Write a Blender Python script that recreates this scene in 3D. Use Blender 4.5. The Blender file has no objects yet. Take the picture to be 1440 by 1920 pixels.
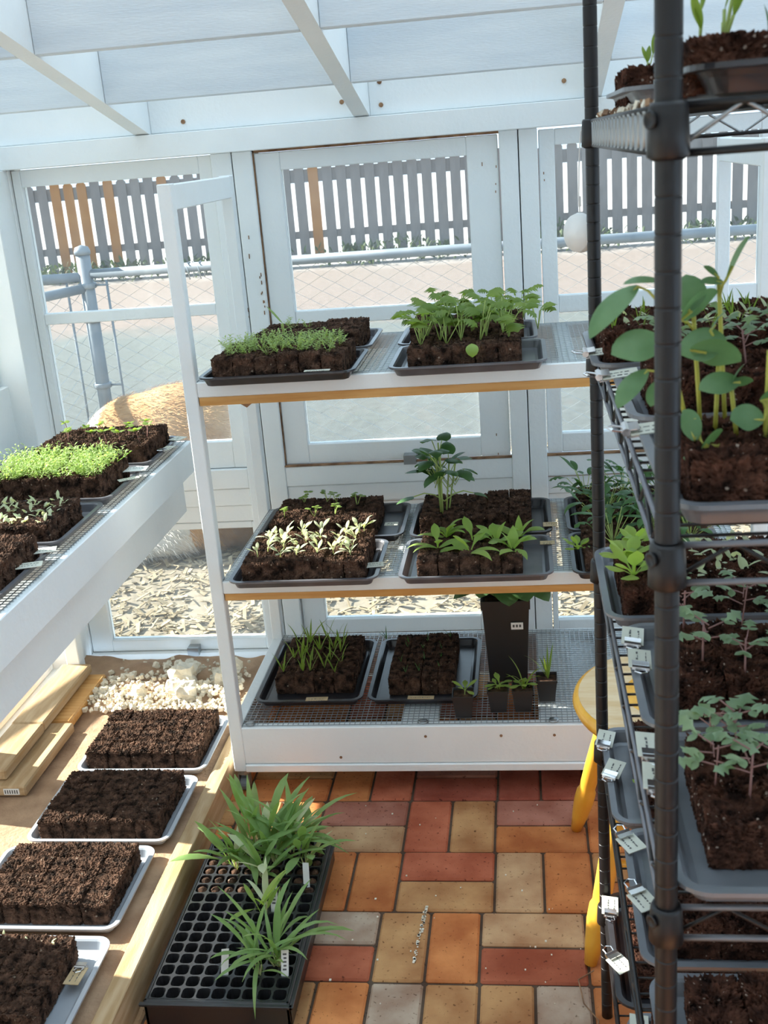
import bpy, math, random
from mathutils import Vector, Matrix, noise, Euler
random.seed(7)
R = math.radians
C = bpy.context.scene.collection
SC = bpy.context.scene

# ------------------------------------------------------------------ camera, world, sun, exposure
FPX, YAW, PITCH, ROLL, CAMH = 2093.3, -.1378, .3157, -.0801, 1.5
fw = Vector((math.sin(YAW)*math.cos(PITCH), math.cos(YAW)*math.cos(PITCH), -math.sin(PITCH)))
r0 = Vector((math.cos(YAW), -math.sin(YAW), 0)); u0 = r0.cross(fw)
rt = math.cos(ROLL)*r0 + math.sin(ROLL)*u0; up = -math.sin(ROLL)*r0 + math.cos(ROLL)*u0
cam = bpy.data.cameras.new('camera'); co = bpy.data.objects.new('camera', cam); C.objects.link(co)
m = Matrix((rt, up, -fw)).transposed().to_4x4(); m.translation = Vector((0, 0, CAMH)); co.matrix_world = m
cam.sensor_fit = 'HORIZONTAL'; cam.sensor_width = 36; cam.lens = FPX/1440*36
cam.clip_start = .05; cam.clip_end = 300
cam.dof.use_dof = True; cam.dof.focus_distance = 2.6; cam.dof.aperture_fstop = 20
SC.camera = co
SC.view_settings.view_transform = 'Standard'; SC.view_settings.look = 'None'
SC.view_settings.gamma = 1; SC.view_settings.use_curve_mapping = False
SC.view_settings.exposure = 0.38

w = bpy.data.worlds.new('sky'); SC.world = w; w.use_nodes = True
bg = w.node_tree.nodes['Background']; bg.inputs['Color'].default_value = (.64, .82, 1, 1); bg.inputs['Strength'].default_value = 1.62
SUN = Vector((1, -.2, -.7))
sl = bpy.data.lights.new('sun', 'SUN'); sl.energy = 17.0; sl.angle = R(.6); sl.color = (1, .93, .83)
so = bpy.data.objects.new('sun', sl); C.objects.link(so); so.rotation_euler = SUN.to_track_quat('-Z', 'Y').to_euler(); so.location = (-5, 3, 5)

# ------------------------------------------------------------------ materials
def mat(name, col, rough=.6, metal=0., spec=.4, noise_amt=0., nscale=20., col2=None, bump=0., bscale=60., trans=0., detail=6, ramp=(.35, .65), stretch=None):
    M_ = bpy.data.materials.new(name); M_.use_nodes = True; nt = M_.node_tree; b = nt.nodes['Principled BSDF']
    b.inputs['Base Color'].default_value = (*col, 1); b.inputs['Roughness'].default_value = rough
    b.inputs['Metallic'].default_value = metal; b.inputs['Specular IOR Level'].default_value = spec
    tc = nt.nodes.new('ShaderNodeTexCoord'); src = tc.outputs['Object']
    if stretch:
        mp = nt.nodes.new('ShaderNodeMapping'); mp.inputs['Scale'].default_value = stretch; nt.links.new(src, mp.inputs['Vector']); src = mp.outputs['Vector']
    if col2:
        n = nt.nodes.new('ShaderNodeTexNoise'); n.inputs['Scale'].default_value = nscale; n.inputs['Detail'].default_value = detail
        nt.links.new(src, n.inputs['Vector'])
        r = nt.nodes.new('ShaderNodeValToRGB'); r.color_ramp.elements[0].position = ramp[0]; r.color_ramp.elements[1].position = ramp[1]
        r.color_ramp.elements[0].color = (*col, 1); r.color_ramp.elements[1].color = (*col2, 1)
        nt.links.new(n.outputs['Fac'], r.inputs['Fac']); nt.links.new(r.outputs['Color'], b.inputs['Base Color'])
    if bump:
        n2 = nt.nodes.new('ShaderNodeTexNoise'); n2.inputs['Scale'].default_value = bscale; n2.inputs['Detail'].default_value = 5
        nt.links.new(src, n2.inputs['Vector'])
        bp = nt.nodes.new('ShaderNodeBump'); bp.inputs['Strength'].default_value = bump; bp.inputs['Distance'].default_value = .004
        nt.links.new(n2.outputs['Fac'], bp.inputs['Height']); nt.links.new(bp.outputs['Normal'], b.inputs['Normal'])
    if trans:
        t = nt.nodes.new('ShaderNodeBsdfTranslucent'); t.inputs['Color'].default_value = (min(1, col[0]*2.2), min(1, col[1]*2.0), col[2]*1.2, 1)
        mx = nt.nodes.new('ShaderNodeMixShader'); mx.inputs[0].default_value = trans
        out = nt.nodes['Material Output']
        nt.links.new(b.outputs[0], mx.inputs[1]); nt.links.new(t.outputs[0], mx.inputs[2]); nt.links.new(mx.outputs[0], out.inputs[0])
    return M_

def soil_mat(name, c1, c2, speck, sscale=95, thr=.13):
    M_ = mat(name, c1, .95, spec=.12, col2=c2, nscale=55, detail=9, bump=1., bscale=170)
    nt = M_.node_tree; b = nt.nodes['Principled BSDF']
    rampn = [n for n in nt.nodes if n.type == 'VALTORGB'][0]
    v = nt.nodes.new('ShaderNodeTexVoronoi'); v.inputs['Scale'].default_value = sscale
    tc = [n for n in nt.nodes if n.type == 'TEX_COORD'][0]
    oi = nt.nodes.new('ShaderNodeObjectInfo'); ad = nt.nodes.new('ShaderNodeVectorMath'); ad.operation = 'ADD'
    geo = nt.nodes.new('ShaderNodeNewGeometry')
    nt.links.new(geo.outputs['Position'], v.inputs['Vector'])
    for n in nt.nodes:
        if n.type == 'TEX_NOISE': nt.links.new(geo.outputs['Position'], n.inputs['Vector'])
    sep = nt.nodes.new('ShaderNodeSeparateColor'); nt.links.new(v.outputs['Color'], sep.inputs[0])
    m1 = nt.nodes.new('ShaderNodeMath'); m1.operation = 'LESS_THAN'; m1.inputs[1].default_value = thr; nt.links.new(sep.outputs[0], m1.inputs[0])
    m2 = nt.nodes.new('ShaderNodeMath'); m2.operation = 'LESS_THAN'; m2.inputs[1].default_value = .2; nt.links.new(v.outputs['Distance'], m2.inputs[0])
    m3 = nt.nodes.new('ShaderNodeMath'); m3.operation = 'MULTIPLY'; nt.links.new(m1.outputs[0], m3.inputs[0]); nt.links.new(m2.outputs[0], m3.inputs[1])
    mx = nt.nodes.new('ShaderNodeMix'); mx.data_type = 'RGBA'; nt.links.new(m3.outputs[0], mx.inputs['Factor'])
    nt.links.new(rampn.outputs['Color'], mx.inputs['A']); mx.inputs['B'].default_value = (*speck, 1)
    nt.links.new(mx.outputs['Result'], b.inputs['Base Color'])
    return M_

def glass_mat(name, dust, dcol=(.85, .9, .93), nscale=3.):
    M_ = bpy.data.materials.new(name); M_.use_nodes = True; nt = M_.node_tree; nt.nodes.clear()
    out = nt.nodes.new('ShaderNodeOutputMaterial')
    tr = nt.nodes.new('ShaderNodeBsdfTransparent'); tr.inputs[0].default_value = (.93, .96, .96, 1)
    gl = nt.nodes.new('ShaderNodeBsdfGlossy'); gl.inputs['Roughness'].default_value = .03
    fr = nt.nodes.new('ShaderNodeFresnel'); fr.inputs[0].default_value = 1.3
    m1 = nt.nodes.new('ShaderNodeMixShader'); nt.links.new(fr.outputs[0], m1.inputs[0]); nt.links.new(tr.outputs[0], m1.inputs[1]); nt.links.new(gl.outputs[0], m1.inputs[2])
    tl = nt.nodes.new('ShaderNodeBsdfTranslucent'); tl.inputs[0].default_value = (*dcol, 1)
    n = nt.nodes.new('ShaderNodeTexNoise'); n.inputs['Scale'].default_value = nscale; n.inputs['Detail'].default_value = 8
    tc = nt.nodes.new('ShaderNodeTexCoord'); nt.links.new(tc.outputs['Object'], n.inputs['Vector'])
    mr = nt.nodes.new('ShaderNodeMapRange'); mr.inputs['From Min'].default_value = .3; mr.inputs['From Max'].default_value = .7
    mr.inputs['To Min'].default_value = dust*.45; mr.inputs['To Max'].default_value = dust*1.5; nt.links.new(n.outputs['Fac'], mr.inputs['Value'])
    m2 = nt.nodes.new('ShaderNodeMixShader'); nt.links.new(mr.outputs[0], m2.inputs[0]); nt.links.new(m1.outputs[0], m2.inputs[1]); nt.links.new(tl.outputs[0], m2.inputs[2])
    nt.links.new(m2.outputs[0], out.inputs[0])
    return M_

M = {}
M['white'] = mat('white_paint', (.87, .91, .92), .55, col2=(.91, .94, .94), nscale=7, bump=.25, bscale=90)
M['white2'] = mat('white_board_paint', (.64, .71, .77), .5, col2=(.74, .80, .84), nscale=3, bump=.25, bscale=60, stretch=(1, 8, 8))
M['wood'] = mat('raw_wood', (.52, .33, .17), .7, col2=(.68, .47, .27), nscale=6, bump=.2, stretch=(1.5, 12, 12))
M['woody'] = mat('raw_wood_plank', (.42, .27, .13), .75, col2=(.56, .40, .24), nscale=5, bump=.25, stretch=(12, 1.5, 12))
M['orange_wood'] = mat('orange_pine', (.62, .30, .08), .6, col2=(.72, .40, .14), nscale=8, stretch=(1, 10, 10))
M['brown_gap'] = mat('weathered_wood', (.16, .08, .04), .8, col2=(.38, .22, .12), nscale=30)
M['stool'] = mat('honey_varnished_pine', (.80, .38, .035), .3, spec=.6, col2=(.88, .46, .06), nscale=7, stretch=(6, 6, 1))
M['stool_seat'] = mat('worn_pine_seat', (.66, .44, .22), .45, col2=(.76, .58, .36), nscale=5, stretch=(3, 12, 1))
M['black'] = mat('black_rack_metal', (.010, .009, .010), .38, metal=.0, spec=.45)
M['notch'] = mat('worn_bright_metal', (.5, .5, .5), .35, metal=.8)
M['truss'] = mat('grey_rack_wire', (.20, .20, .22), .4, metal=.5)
M['zinc'] = mat('galvanised_wire', (.38, .40, .41), .35, metal=.7)
M['steel'] = mat('shiny_steel', (.75, .75, .76), .18, metal=1.)
M['pipe'] = mat('galvanised_pipe', (.16, .19, .22), .5, metal=.2, col2=(.21, .24, .27), nscale=12)
M['tray'] = mat('grey_plastic_tray', (.085, .085, .095), .3, metal=.1, spec=.8, col2=(.13, .13, .145), nscale=15)
M['tray_rack'] = mat('mid_grey_tray', (.17, .18, .20), .35, metal=.2, spec=.7, col2=(.22, .23, .25), nscale=15)
M['tray_pale'] = mat('pale_grey_tray', (.42, .46, .52), .35, metal=.25, spec=.6, col2=(.50, .54, .60), nscale=10)
M['tray_dark'] = mat('dark_plastic_tray', (.020, .019, .022), .3, spec=.7, col2=(.035, .034, .04), nscale=20)
M['plug'] = mat('black_plug_plastic', (.02, .02, .022), .32, spec=.7)
M['pot'] = mat('black_pot_plastic', (.022, .02, .02), .45, spec=.5)
M['soil'] = soil_mat('dark_soil', (.013, .008, .006), (.13, .072, .048), (.26, .20, .15))
M['soil_r'] = soil_mat('reddish_soil', (.015, .007, .005), (.13, .055, .035), (.42, .32, .26), 140, .25)
M['card'] = mat('paper_tag', (.66, .66, .55), .7, col2=(.72, .72, .63), nscale=20)
M['card_tan'] = mat('tan_wooden_tag', (.55, .40, .22), .7, col2=(.65, .5, .3), nscale=30)
M['plastic_white'] = mat('white_plastic', (.85, .85, .83), .35, spec=.5)
M['ink'] = mat('grey_ink', (.12, .12, .12), .8)
M['weed'] = mat('dusty_weed_leaf', (.055, .085, .035), .7, trans=.2, col2=(.10, .13, .06), nscale=3)
M['stem'] = mat('pale_stem', (.42, .52, .18), .5, trans=.25)
M['stem_y'] = mat('yellow_green_stem', (.55, .52, .12), .45, trans=.25)
M['stem_p'] = mat('purple_stem', (.35, .18, .16), .5)
M['leaf'] = mat('green_leaf', (.15, .24, .04), .5, trans=.42, col2=(.25, .34, .07), nscale=20)
M['leaf_b'] = mat('bright_leaf', (.26, .40, .08), .5, trans=.45, col2=(.36, .50, .13), nscale=20)
M['leaf_d'] = mat('dark_leaf', (.05, .13, .035), .45, trans=.3, col2=(.09, .19, .06), nscale=15)
M['leaf_g'] = mat('grey_green_leaf', (.22, .34, .20), .45, trans=.3, col2=(.34, .46, .30), nscale=25)
M['leaf_s'] = mat('squash_leaf', (.10, .21, .09), .4, trans=.3, col2=(.18, .32, .16), nscale=30)
M['leaf_p'] = mat('pale_seedling_leaf', (.52, .60, .36), .5, trans=.4, col2=(.66, .70, .50), nscale=30)
M['leaf_f'] = mat('feathery_leaf', (.30, .42, .14), .5, trans=.4, col2=(.45, .56, .24), nscale=30)
M['lavender'] = mat('silvery_leaf', (.17, .30, .09), .5, trans=.35, col2=(.27, .40, .15), nscale=30)
M['plaster'] = mat('pale_plaster', (.72, .64, .50), .9, col2=(.84, .78, .66), nscale=25, bump=.8, bscale=80)
M['sand'] = mat('sandy_earth', (.34, .21, .13), .95, col2=(.50, .33, .21), nscale=14, bump=.7, bscale=120)
M['mulch'] = mat('straw_chip', (.22, .17, .10), .9, col2=(.40, .33, .22), nscale=9)
M['picket'] = mat('grey_weathered_picket', (.17, .155, .15), .85, col2=(.22, .20, .19), nscale=4, stretch=(10, 10, 1))
M['picket_o'] = mat('new_cedar_picket', (.30, .13, .04), .8, col2=(.38, .19, .07), nscale=4)
M['fur_t'] = mat('tan_fur', (.34, .17, .06), .9, col2=(.46, .28, .13), nscale=9, bump=.6, bscale=60)
M['fur_w'] = mat('white_fur', (.50, .47, .43), .9, bump=.6, bscale=60)
M['fur_b'] = mat('brown_fur', (.17, .10, .055), .9, bump=.6, bscale=60)
M['glass'] = glass_mat('dusty_glass', .055)
M['roof_glass'] = glass_mat('dusty_roof_glass', .14, nscale=2)

# outdoor ground: chips, grey gravel, pinkish lane, verge, by world distance
def ground_mat():
    M_ = mat('yard_ground', (.5, .44, .34), .95, bump=.6, bscale=40); nt = M_.node_tree; b = nt.nodes['Principled BSDF']
    geo = nt.nodes.new('ShaderNodeNewGeometry'); sp = nt.nodes.new('ShaderNodeSeparateXYZ'); nt.links.new(geo.outputs['Position'], sp.inputs[0])
    n = nt.nodes.new('ShaderNodeTexNoise'); n.inputs['Scale'].default_value = .9; n.inputs['Detail'].default_value = 8; nt.links.new(geo.outputs['Position'], n.inputs['Vector'])
    a = nt.nodes.new('ShaderNodeMath'); a.operation = 'MULTIPLY_ADD'; a.inputs[1].default_value = 1.6; nt.links.new(n.outputs['Fac'], a.inputs[0]); nt.links.new(sp.outputs['Y'], a.inputs[2])
    mr = nt.nodes.new('ShaderNodeMapRange'); mr.inputs['From Min'].default_value = 3; mr.inputs['From Max'].default_value = 23; nt.links.new(a.outputs[0], mr.inputs['Value'])
    r = nt.nodes.new('ShaderNodeValToRGB'); cr = r.color_ramp; nt.links.new(mr.outputs[0], r.inputs['Fac'])
    cr.elements[0].position = 0; cr.elements[0].color = (.24, .205, .15, 1); cr.elements[1].position = 1; cr.elements[1].color = (.40, .39, .38, 1)
    for p, c in ((.13, (.21, .18, .135, 1)), (.17, (.075, .083, .08, 1)), (.38, (.09, .10, .094, 1)), (.42, (.165, .13, .112, 1)), (.62, (.175, .14, .12, 1)), (.70, (.38, .365, .35, 1))):
        e = cr.elements.new(p); e.color = c
    n3 = nt.nodes.new('ShaderNodeTexNoise'); n3.inputs['Scale'].default_value = 14; n3.inputs['Detail'].default_value = 8; nt.links.new(geo.outputs['Position'], n3.inputs['Vector'])
    mm = nt.nodes.new('ShaderNodeMapRange'); mm.inputs['To Min'].default_value = .55; mm.inputs['To Max'].default_value = 1.4; nt.links.new(n3.outputs['Fac'], mm.inputs['Value'])
    vm = nt.nodes.new('ShaderNodeVectorMath'); vm.operation = 'SCALE'; nt.links.new(r.outputs['Color'], vm.inputs[0]); nt.links.new(mm.outputs[0], vm.inputs['Scale'])
    nt.links.new(vm.outputs[0], b.inputs['Base Color'])
    return M_
M['ground'] = ground_mat()

def brick_mat():
    M_ = mat('paver_brick', (.5, .3, .2), .8, bump=.5, bscale=70, spec=.25); nt = M_.node_tree; b = nt.nodes['Principled BSDF']
    at = nt.nodes.new('ShaderNodeVertexColor'); at.layer_name = 'Col'
    tc = [n for n in nt.nodes if n.type == 'TEX_COORD'][0]
    n = nt.nodes.new('ShaderNodeTexNoise'); n.inputs['Scale'].default_value = 11; n.inputs['Detail'].default_value = 8; nt.links.new(tc.outputs['Object'], n.inputs['Vector'])
    r = nt.nodes.new('ShaderNodeValToRGB'); r.color_ramp.elements[0].position = .34; r.color_ramp.elements[0].color = (.70, .56, .50, 1)
    r.color_ramp.elements[1].position = .66; r.color_ramp.elements[1].color = (1.1, 1.12, 1.12, 1); nt.links.new(n.outputs['Fac'], r.inputs['Fac'])
    mx = nt.nodes.new('ShaderNodeMix'); mx.data_type = 'RGBA'; mx.blend_type = 'MULTIPLY'; mx.inputs['Factor'].default_value = 1
    nt.links.new(at.outputs['Color'], mx.inputs['A']); nt.links.new(r.outputs['Color'], mx.inputs['B'])
    n2 = nt.nodes.new('ShaderNodeTexNoise'); n2.inputs['Scale'].default_value = 120; nt.links.new(tc.outputs['Object'], n2.inputs['Vector'])
    r2 = nt.nodes.new('ShaderNodeValToRGB'); r2.color_ramp.elements[0].position = .27; r2.color_ramp.elements[0].color = (.4, .34, .3, 1); r2.color_ramp.elements[1].position = .36; r2.color_ramp.elements[1].color = (1, 1, 1, 1)
    nt.links.new(n2.outputs['Fac'], r2.inputs['Fac'])
    mx2 = nt.nodes.new('ShaderNodeMix'); mx2.data_type = 'RGBA'; mx2.blend_type = 'MULTIPLY'; mx2.inputs['Factor'].default_value = 1
    nt.links.new(mx.outputs['Result'], mx2.inputs['A']); nt.links.new(r2.outputs['Color'], mx2.inputs['B'])
    nt.links.new(mx2.outputs['Result'], b.inputs['Base Color'])
    return M_
M['brick'] = brick_mat()

# ------------------------------------------------------------------ mesh builder
class MB:
    def __init__(s): s.v = []; s.f = []; s.mi = []; s.cur = 0; s.col = None; s.cols = []
    def add(s, vs, fs):
        o = len(s.v); s.v += [tuple(v) for v in vs]
        for f in fs: s.f.append([o+i for i in f]); s.mi.append(s.cur); s.cols.append(s.col)
    def box(s, x0, x1, y0, y1, z0, z1, mtx=None):
        vs = [Vector((x, y, z)) for z in (z0, z1) for y in (y0, y1) for x in (x0, x1)]
        if mtx: vs = [mtx @ v for v in vs]
        s.add(vs, [(0, 2, 3, 1), (4, 5, 7, 6), (0, 1, 5, 4), (1, 3, 7, 5), (3, 2, 6, 7), (2, 0, 4, 6)])
    def bbox(s, x0, x1, y0, y1, z0, z1, b=.003, mtx=None):   # box with chamfered edges
        vs = []; X = (x0, x1); Y = (y0, y1); Z = (z0, z1); fs = []
        def vid(i, j, k, ax): return ((i*2+j)*2+k)*3+ax
        for i in (0, 1):
            for j in (0, 1):
                for k in (0, 1):
                    sx, sy, sz = (1 if i == 0 else -1), (1 if j == 0 else -1), (1 if k == 0 else -1)
                    vs.append((X[i], Y[j]+sy*b, Z[k]+sz*b)); vs.append((X[i]+sx*b, Y[j], Z[k]+sz*b)); vs.append((X[i]+sx*b, Y[j]+sy*b, Z[k]))
        for i in (0, 1):
            q = [vid(i, 0, 0, 0), vid(i, 1, 0, 0), vid(i, 1, 1, 0), vid(i, 0, 1, 0)]; fs.append(q if i else q[::-1])
            q = [vid(0, i, 0, 1), vid(1, i, 0, 1), vid(1, i, 1, 1), vid(0, i, 1, 1)]; fs.append(q[::-1] if i else q)
            q = [vid(0, 0, i, 2), vid(1, 0, i, 2), vid(1, 1, i, 2), vid(0, 1, i, 2)]; fs.append(q if i else q[::-1])
        for a in (0, 1):
            for c in (0, 1):
                fs.append([vid(a, c, 0, 0), vid(a, c, 1, 0), vid(a, c, 1, 1), vid(a, c, 0, 1)])
                fs.append([vid(a, 0, c, 0), vid(a, 1, c, 0), vid(a, 1, c, 2), vid(a, 0, c, 2)])
                fs.append([vid(0, a, c, 1), vid(1, a, c, 1), vid(1, a, c, 2), vid(0, a, c, 2)])
                for d in (0, 1): fs.append([vid(a, c, d, 0), vid(a, c, d, 1), vid(a, c, d, 2)])
        if mtx: vs = [mtx @ Vector(v) for v in vs]
        s.add(vs, fs)
    def tube(s, pts, r, n=6, r1=None, cap=True):
        pts = [Vector(p) for p in pts]; k = len(pts); rings = []
        prev = None
        for i, p in enumerate(pts):
            d = (pts[min(i+1, k-1)] - pts[max(i-1, 0)]).normalized()
            if prev is None:
                a = d.orthogonal().normalized()
            else:
                a = (prev - d*prev.dot(d)); a = a.normalized() if a.length > 1e-6 else d.orthogonal().normalized()
            prev = a; b = d.cross(a)
            rr = r if r1 is None else r + (r1-r)*i/max(1, k-1)
            if isinstance(r, (list, tuple)): rr = r[i]
            rings.append([p + (a*math.cos(2*math.pi*j/n) + b*math.sin(2*math.pi*j/n))*rr for j in range(n)])
        vs = [v for rg in rings for v in rg]; fs = []
        for i in range(k-1):
            for j in range(n): fs.append((i*n+j, i*n+(j+1) % n, (i+1)*n+(j+1) % n, (i+1)*n+j))
        if cap: fs.append(tuple(range(n))[::-1]); fs.append(tuple((k-1)*n+j for j in range(n)))
        s.add(vs, fs)
    def lathe(s, prof, n=24, c=(0, 0), mtx=None):    # prof: [(r, z)]
        vs = []; fs = []; k = len(prof)
        for (r, z) in prof:
            for j in range(n): vs.append(Vector((c[0]+r*math.cos(2*math.pi*j/n), c[1]+r*math.sin(2*math.pi*j/n), z)))
        if mtx: vs = [mtx @ v for v in vs]
        for i in range(k-1):
            for j in range(n): fs.append((i*n+j, i*n+(j+1) % n, (i+1)*n+(j+1) % n, (i+1)*n+j))
        if prof[0][0] > 1e-6: fs.append(tuple(range(n))[::-1])
        if prof[-1][0] > 1e-6: fs.append(tuple((k-1)*n+j for j in range(n)))
        s.add(vs, fs)
    def build(s, name, mats, parent=None, smooth=False, **tags):
        me = bpy.data.meshes.new(name); me.from_pydata(s.v, [], s.f); 
        if not isinstance(mats, (list, tuple)): mats = [mats]
        for mm in mats: me.materials.append(mm)
        if len(mats) > 1: me.polygons.foreach_set('material_index', s.mi)
        if smooth: me.polygons.foreach_set('use_smooth', [True]*len(me.polygons))
        if s.col is not None:
            at = me.color_attributes.new('Col', 'FLOAT_COLOR', 'CORNER'); li = 0
            for p, c in zip(me.polygons, s.cols):
                for _ in p.vertices: at.data[li].color = (*c, 1); li += 1
        me.update()
        o = bpy.data.objects.new(name, me); C.objects.link(o)
        if parent is not None: o.parent = parent
        tag(o, **tags)
        return o

def tag(o, label=None, cat=None, group=None, kind=None):
    if label: o['label'] = label
    if cat: o['category'] = cat
    if group: o['group'] = group
    if kind: o['kind'] = kind
    return o
def empty(name, loc, label, cat, group=None, rz=0):
    o = bpy.data.objects.new(name, None); C.objects.link(o); o.location = loc; o.rotation_euler = (0, 0, rz); o.empty_display_size = .05
    return tag(o, label, cat, group)
def struct(b, name, m, smooth=False, parent=None): return b.build(name, m, parent, smooth, kind=None if parent else 'structure')

# ------------------------------------------------------------------ the setting
WY = 3.0                                                   # inner face of the back wall
g = MB(); g.box(-40, 40, 3.12, 60, -.3, 0); g.box(-40, -1.50, -8, 3.12, -.3, 0); struct(g, 'ground', M['ground'])

# brick floor, basket weave
g = MB(); J = .0028
OR, TN, RD, PU, GY, DR, PT = (.60, .225, .075), (.55, .30, .13), (.46, .135, .07), (.40, .17, .12), (.48, .37, .28), (.34, .09, .055), (.52, .33, .18)
special = {(0, 0): ('H', OR, PU), (0, -1): ('V', RD, TN), (0, -2): ('H', PT, PU), (-1, 0): ('V', PT, OR), (-1, -1): ('H', TN, RD), (-1, -2): ('V', OR, OR),
           (-2, 0): ('H', RD, PT), (-2, -1): ('V', TN, OR), (-2, -2): ('H', RD, GY), (-3, 0): ('V', TN, GY), (-3, -1): ('V', GY, TN), (-3, -2): ('V', TN, OR),
           (1, 0): ('V', DR, DR), (1, -1): ('H', DR, PU), (1, -2): ('V', OR, RD)}
offs = {0: -.108, -1: -.105, -2: -.130, -3: -.128, 1: -.105}
g.col = (.11, .075, .052)
g.box(-.79, 1.3, -.6, 3.0, -.05, -.006)
rb = random.Random(3)
for row in range(-13, 5):
    y0 = 2.12 + row*.2045; off = offs.get(row, -.115)
    for colm in range(-4, 7):
        x0 = off + colm*.2065
        kind, ca, cb = special.get((row, colm), ('H' if (row+colm) % 2 == 0 else 'V', rb.choice([OR, TN, RD, OR, PU]), rb.choice([OR, TN, OR, TN, PT])))
        for q in (0, 1):
            if kind == 'H': b = (x0+J, x0+.2065-J, y0+q*.1022+J, y0+(q+1)*.1022-J)
            else: b = (x0+q*.1032+J, x0+(q+1)*.1032-J, y0+J, y0+.2045-J)
            if b[1] < -.78 or b[0] > 1.3 or b[2] > 2.98: continue
            c = ca if q == 0 else cb; k = rb.uniform(.9, 1.1)
            g.col = (c[0]*k, c[1]*k, c[2]*k)
            dz = rb.uniform(-.0015, .001)
            g.bbox(max(b[0], -.785), b[1], b[2], min(b[3], 2.99), -.04, dz, .004)
struct(g, 'floor', M['brick'])

# back wall: plates, studs, siding bands
def wallbox(b, *a): b.bbox(*a, .002)
g = MB()
wallbox(g, -1.50, 1.25, 2.975, 3.10, 1.515, 1.575)          # top plate
for x0, x1 in ((-1.50, -1.36), (-.80, -.745), (-.742, -.690), (-.047, .0), (.003, .05), (.665, .75), (1.17, 1.25)): wallbox(g, x0, x1, WY, 3.09, 0, 1.515)
for x0, x1 in ((-1.36, -.80), (-.69, -.047), (.05, .665), (.75, 1.17)):
    wallbox(g, x0, x1, 3.002, 3.07, .597, .655); wallbox(g, x0, x1, 3.006, 3.07, .545, .5955); wallbox(g, x0, x1, 3.012, 3.07, .495, .5435)
    wallbox(g, x0, x1, 2.99, 3.09, 0, .055); wallbox(g, x0, x1, 3.0, 3.09, .056, .083)
for x0, x1 in ((-1.515, -.99), (-.95, -.41), (-.37, .17), (.21, .75), (.79, 1.25)): wallbox(g, x0, x1, 3.0, 3.04, 1.576, 1.80)   # blocking between rafters
g.box(-.80, -.69, 3.05, 3.09, 0, 1.515); g.box(-.047, .05, 3.05, 3.09, 0, 1.515)
struct(g, 'wall_back', M['white'])
g = MB()                                                     # weathered raw gaps round the sashes
for a in ((-.69, -.047, 3.012, 3.016, 1.5085, 1.515), (-.6905, -.6865, 3.012, 3.016, .655, 1.515), (-.69, -.047, 3.0, 3.016, .6555, .659), (.05, .665, 3.0, 3.016, .6555, .660),
          (-.69, -.047, 2.999, 3.0, .5435, .5447), (.05, .665, 2.999, 3.0, .5955, .5967), (-.69, .665, 2.998, 3.0, .4951, .4965), (-.69, -.05, 3.0, 3.03, .118, .128)): g.box(*a)
struct(g, 'trim_1', M['brown_gap'])

def sash(name, x0, x1, z0, z1, wl, wr, wb, wt, mids=(), y=3.014, th=.035):
    g = MB(); b = .002
    g.bbox(x0, x0+wl, y, y+th, z0, z1, b); g.bbox(x1-wr, x1, y, y+th, z0, z1, b)
    g.bbox(x0+wl, x1-wr, y+.001, y+th-.001, z0, z0+wb, b); g.bbox(x0+wl, x1-wr, y+.001, y+th-.001, z1-wt, z1, b)
    for a, c in mids: g.bbox(x0+wl, x1-wr, y+.003, y+th-.003, a, c, b)
    # stepped glazing bead
    o = struct(g, name, M['white'])
    p = MB(); p.box(x0+wl, x1-wr, y+.016, y+.019, z0+wb, z1-wt); p.build('window_pane', M['glass'], o)
    return o
sash('window_1', -1.358, -.802, .657, 1.513, .024, .036, .078, .045, [(1.095, 1.125)])
sash('window_2', -1.358, -.802, .085, .493, .066, .006, .036, .02)
sash('window_3', -.686, -.051, .660, 1.508, .067, .080, .055, .047, [(1.052, 1.090)])
sash('window_4', -.686, -.051, .129, .493, .068, .105, .045, .02)
sash('window_5', .053, .662, .662, 1.510, .040, .060, .052, .040, [(1.045, 1.09)])
sash('window_6', .053, .662, .115, .493, .015, .04, .04, .02)
sash('window_7', .753, 1.167, .662, 1.510, .05, .05, .05, .04, [(1.045, 1.09)])
g = MB()
for (x, z) in ((-1.03, .083), (-.33, .657)): g.box(x-.017, x+.017, 2.983, 3.014, z-.004, z+.022)
struct(g, 'trim_2', M['zinc'])

# left wall with windows above and below the bench
LX = -1.42
g = MB()
wallbox(g, -1.49, LX, -.6, 3.0, 0, .085); wallbox(g, -1.49, LX, -.6, 3.0, .672, .950); wallbox(g, -1.50, -1.40, -.6, 2.975, 1.50, 1.575)
wallbox(g, -1.49, -1.362, 2.90, 3.0, 0, 1.515)               # corner post
for y0, y1 in ((2.19, 2.345), (1.15, 1.73), (.35, .50)): wallbox(g, -1.49, LX, y0, y1, .085, .672); wallbox(g, -1.49, LX, y0, y1, .950, 1.50)
wallbox(g, -1.49, LX, -.6, -.35, .085, 1.5)
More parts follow.
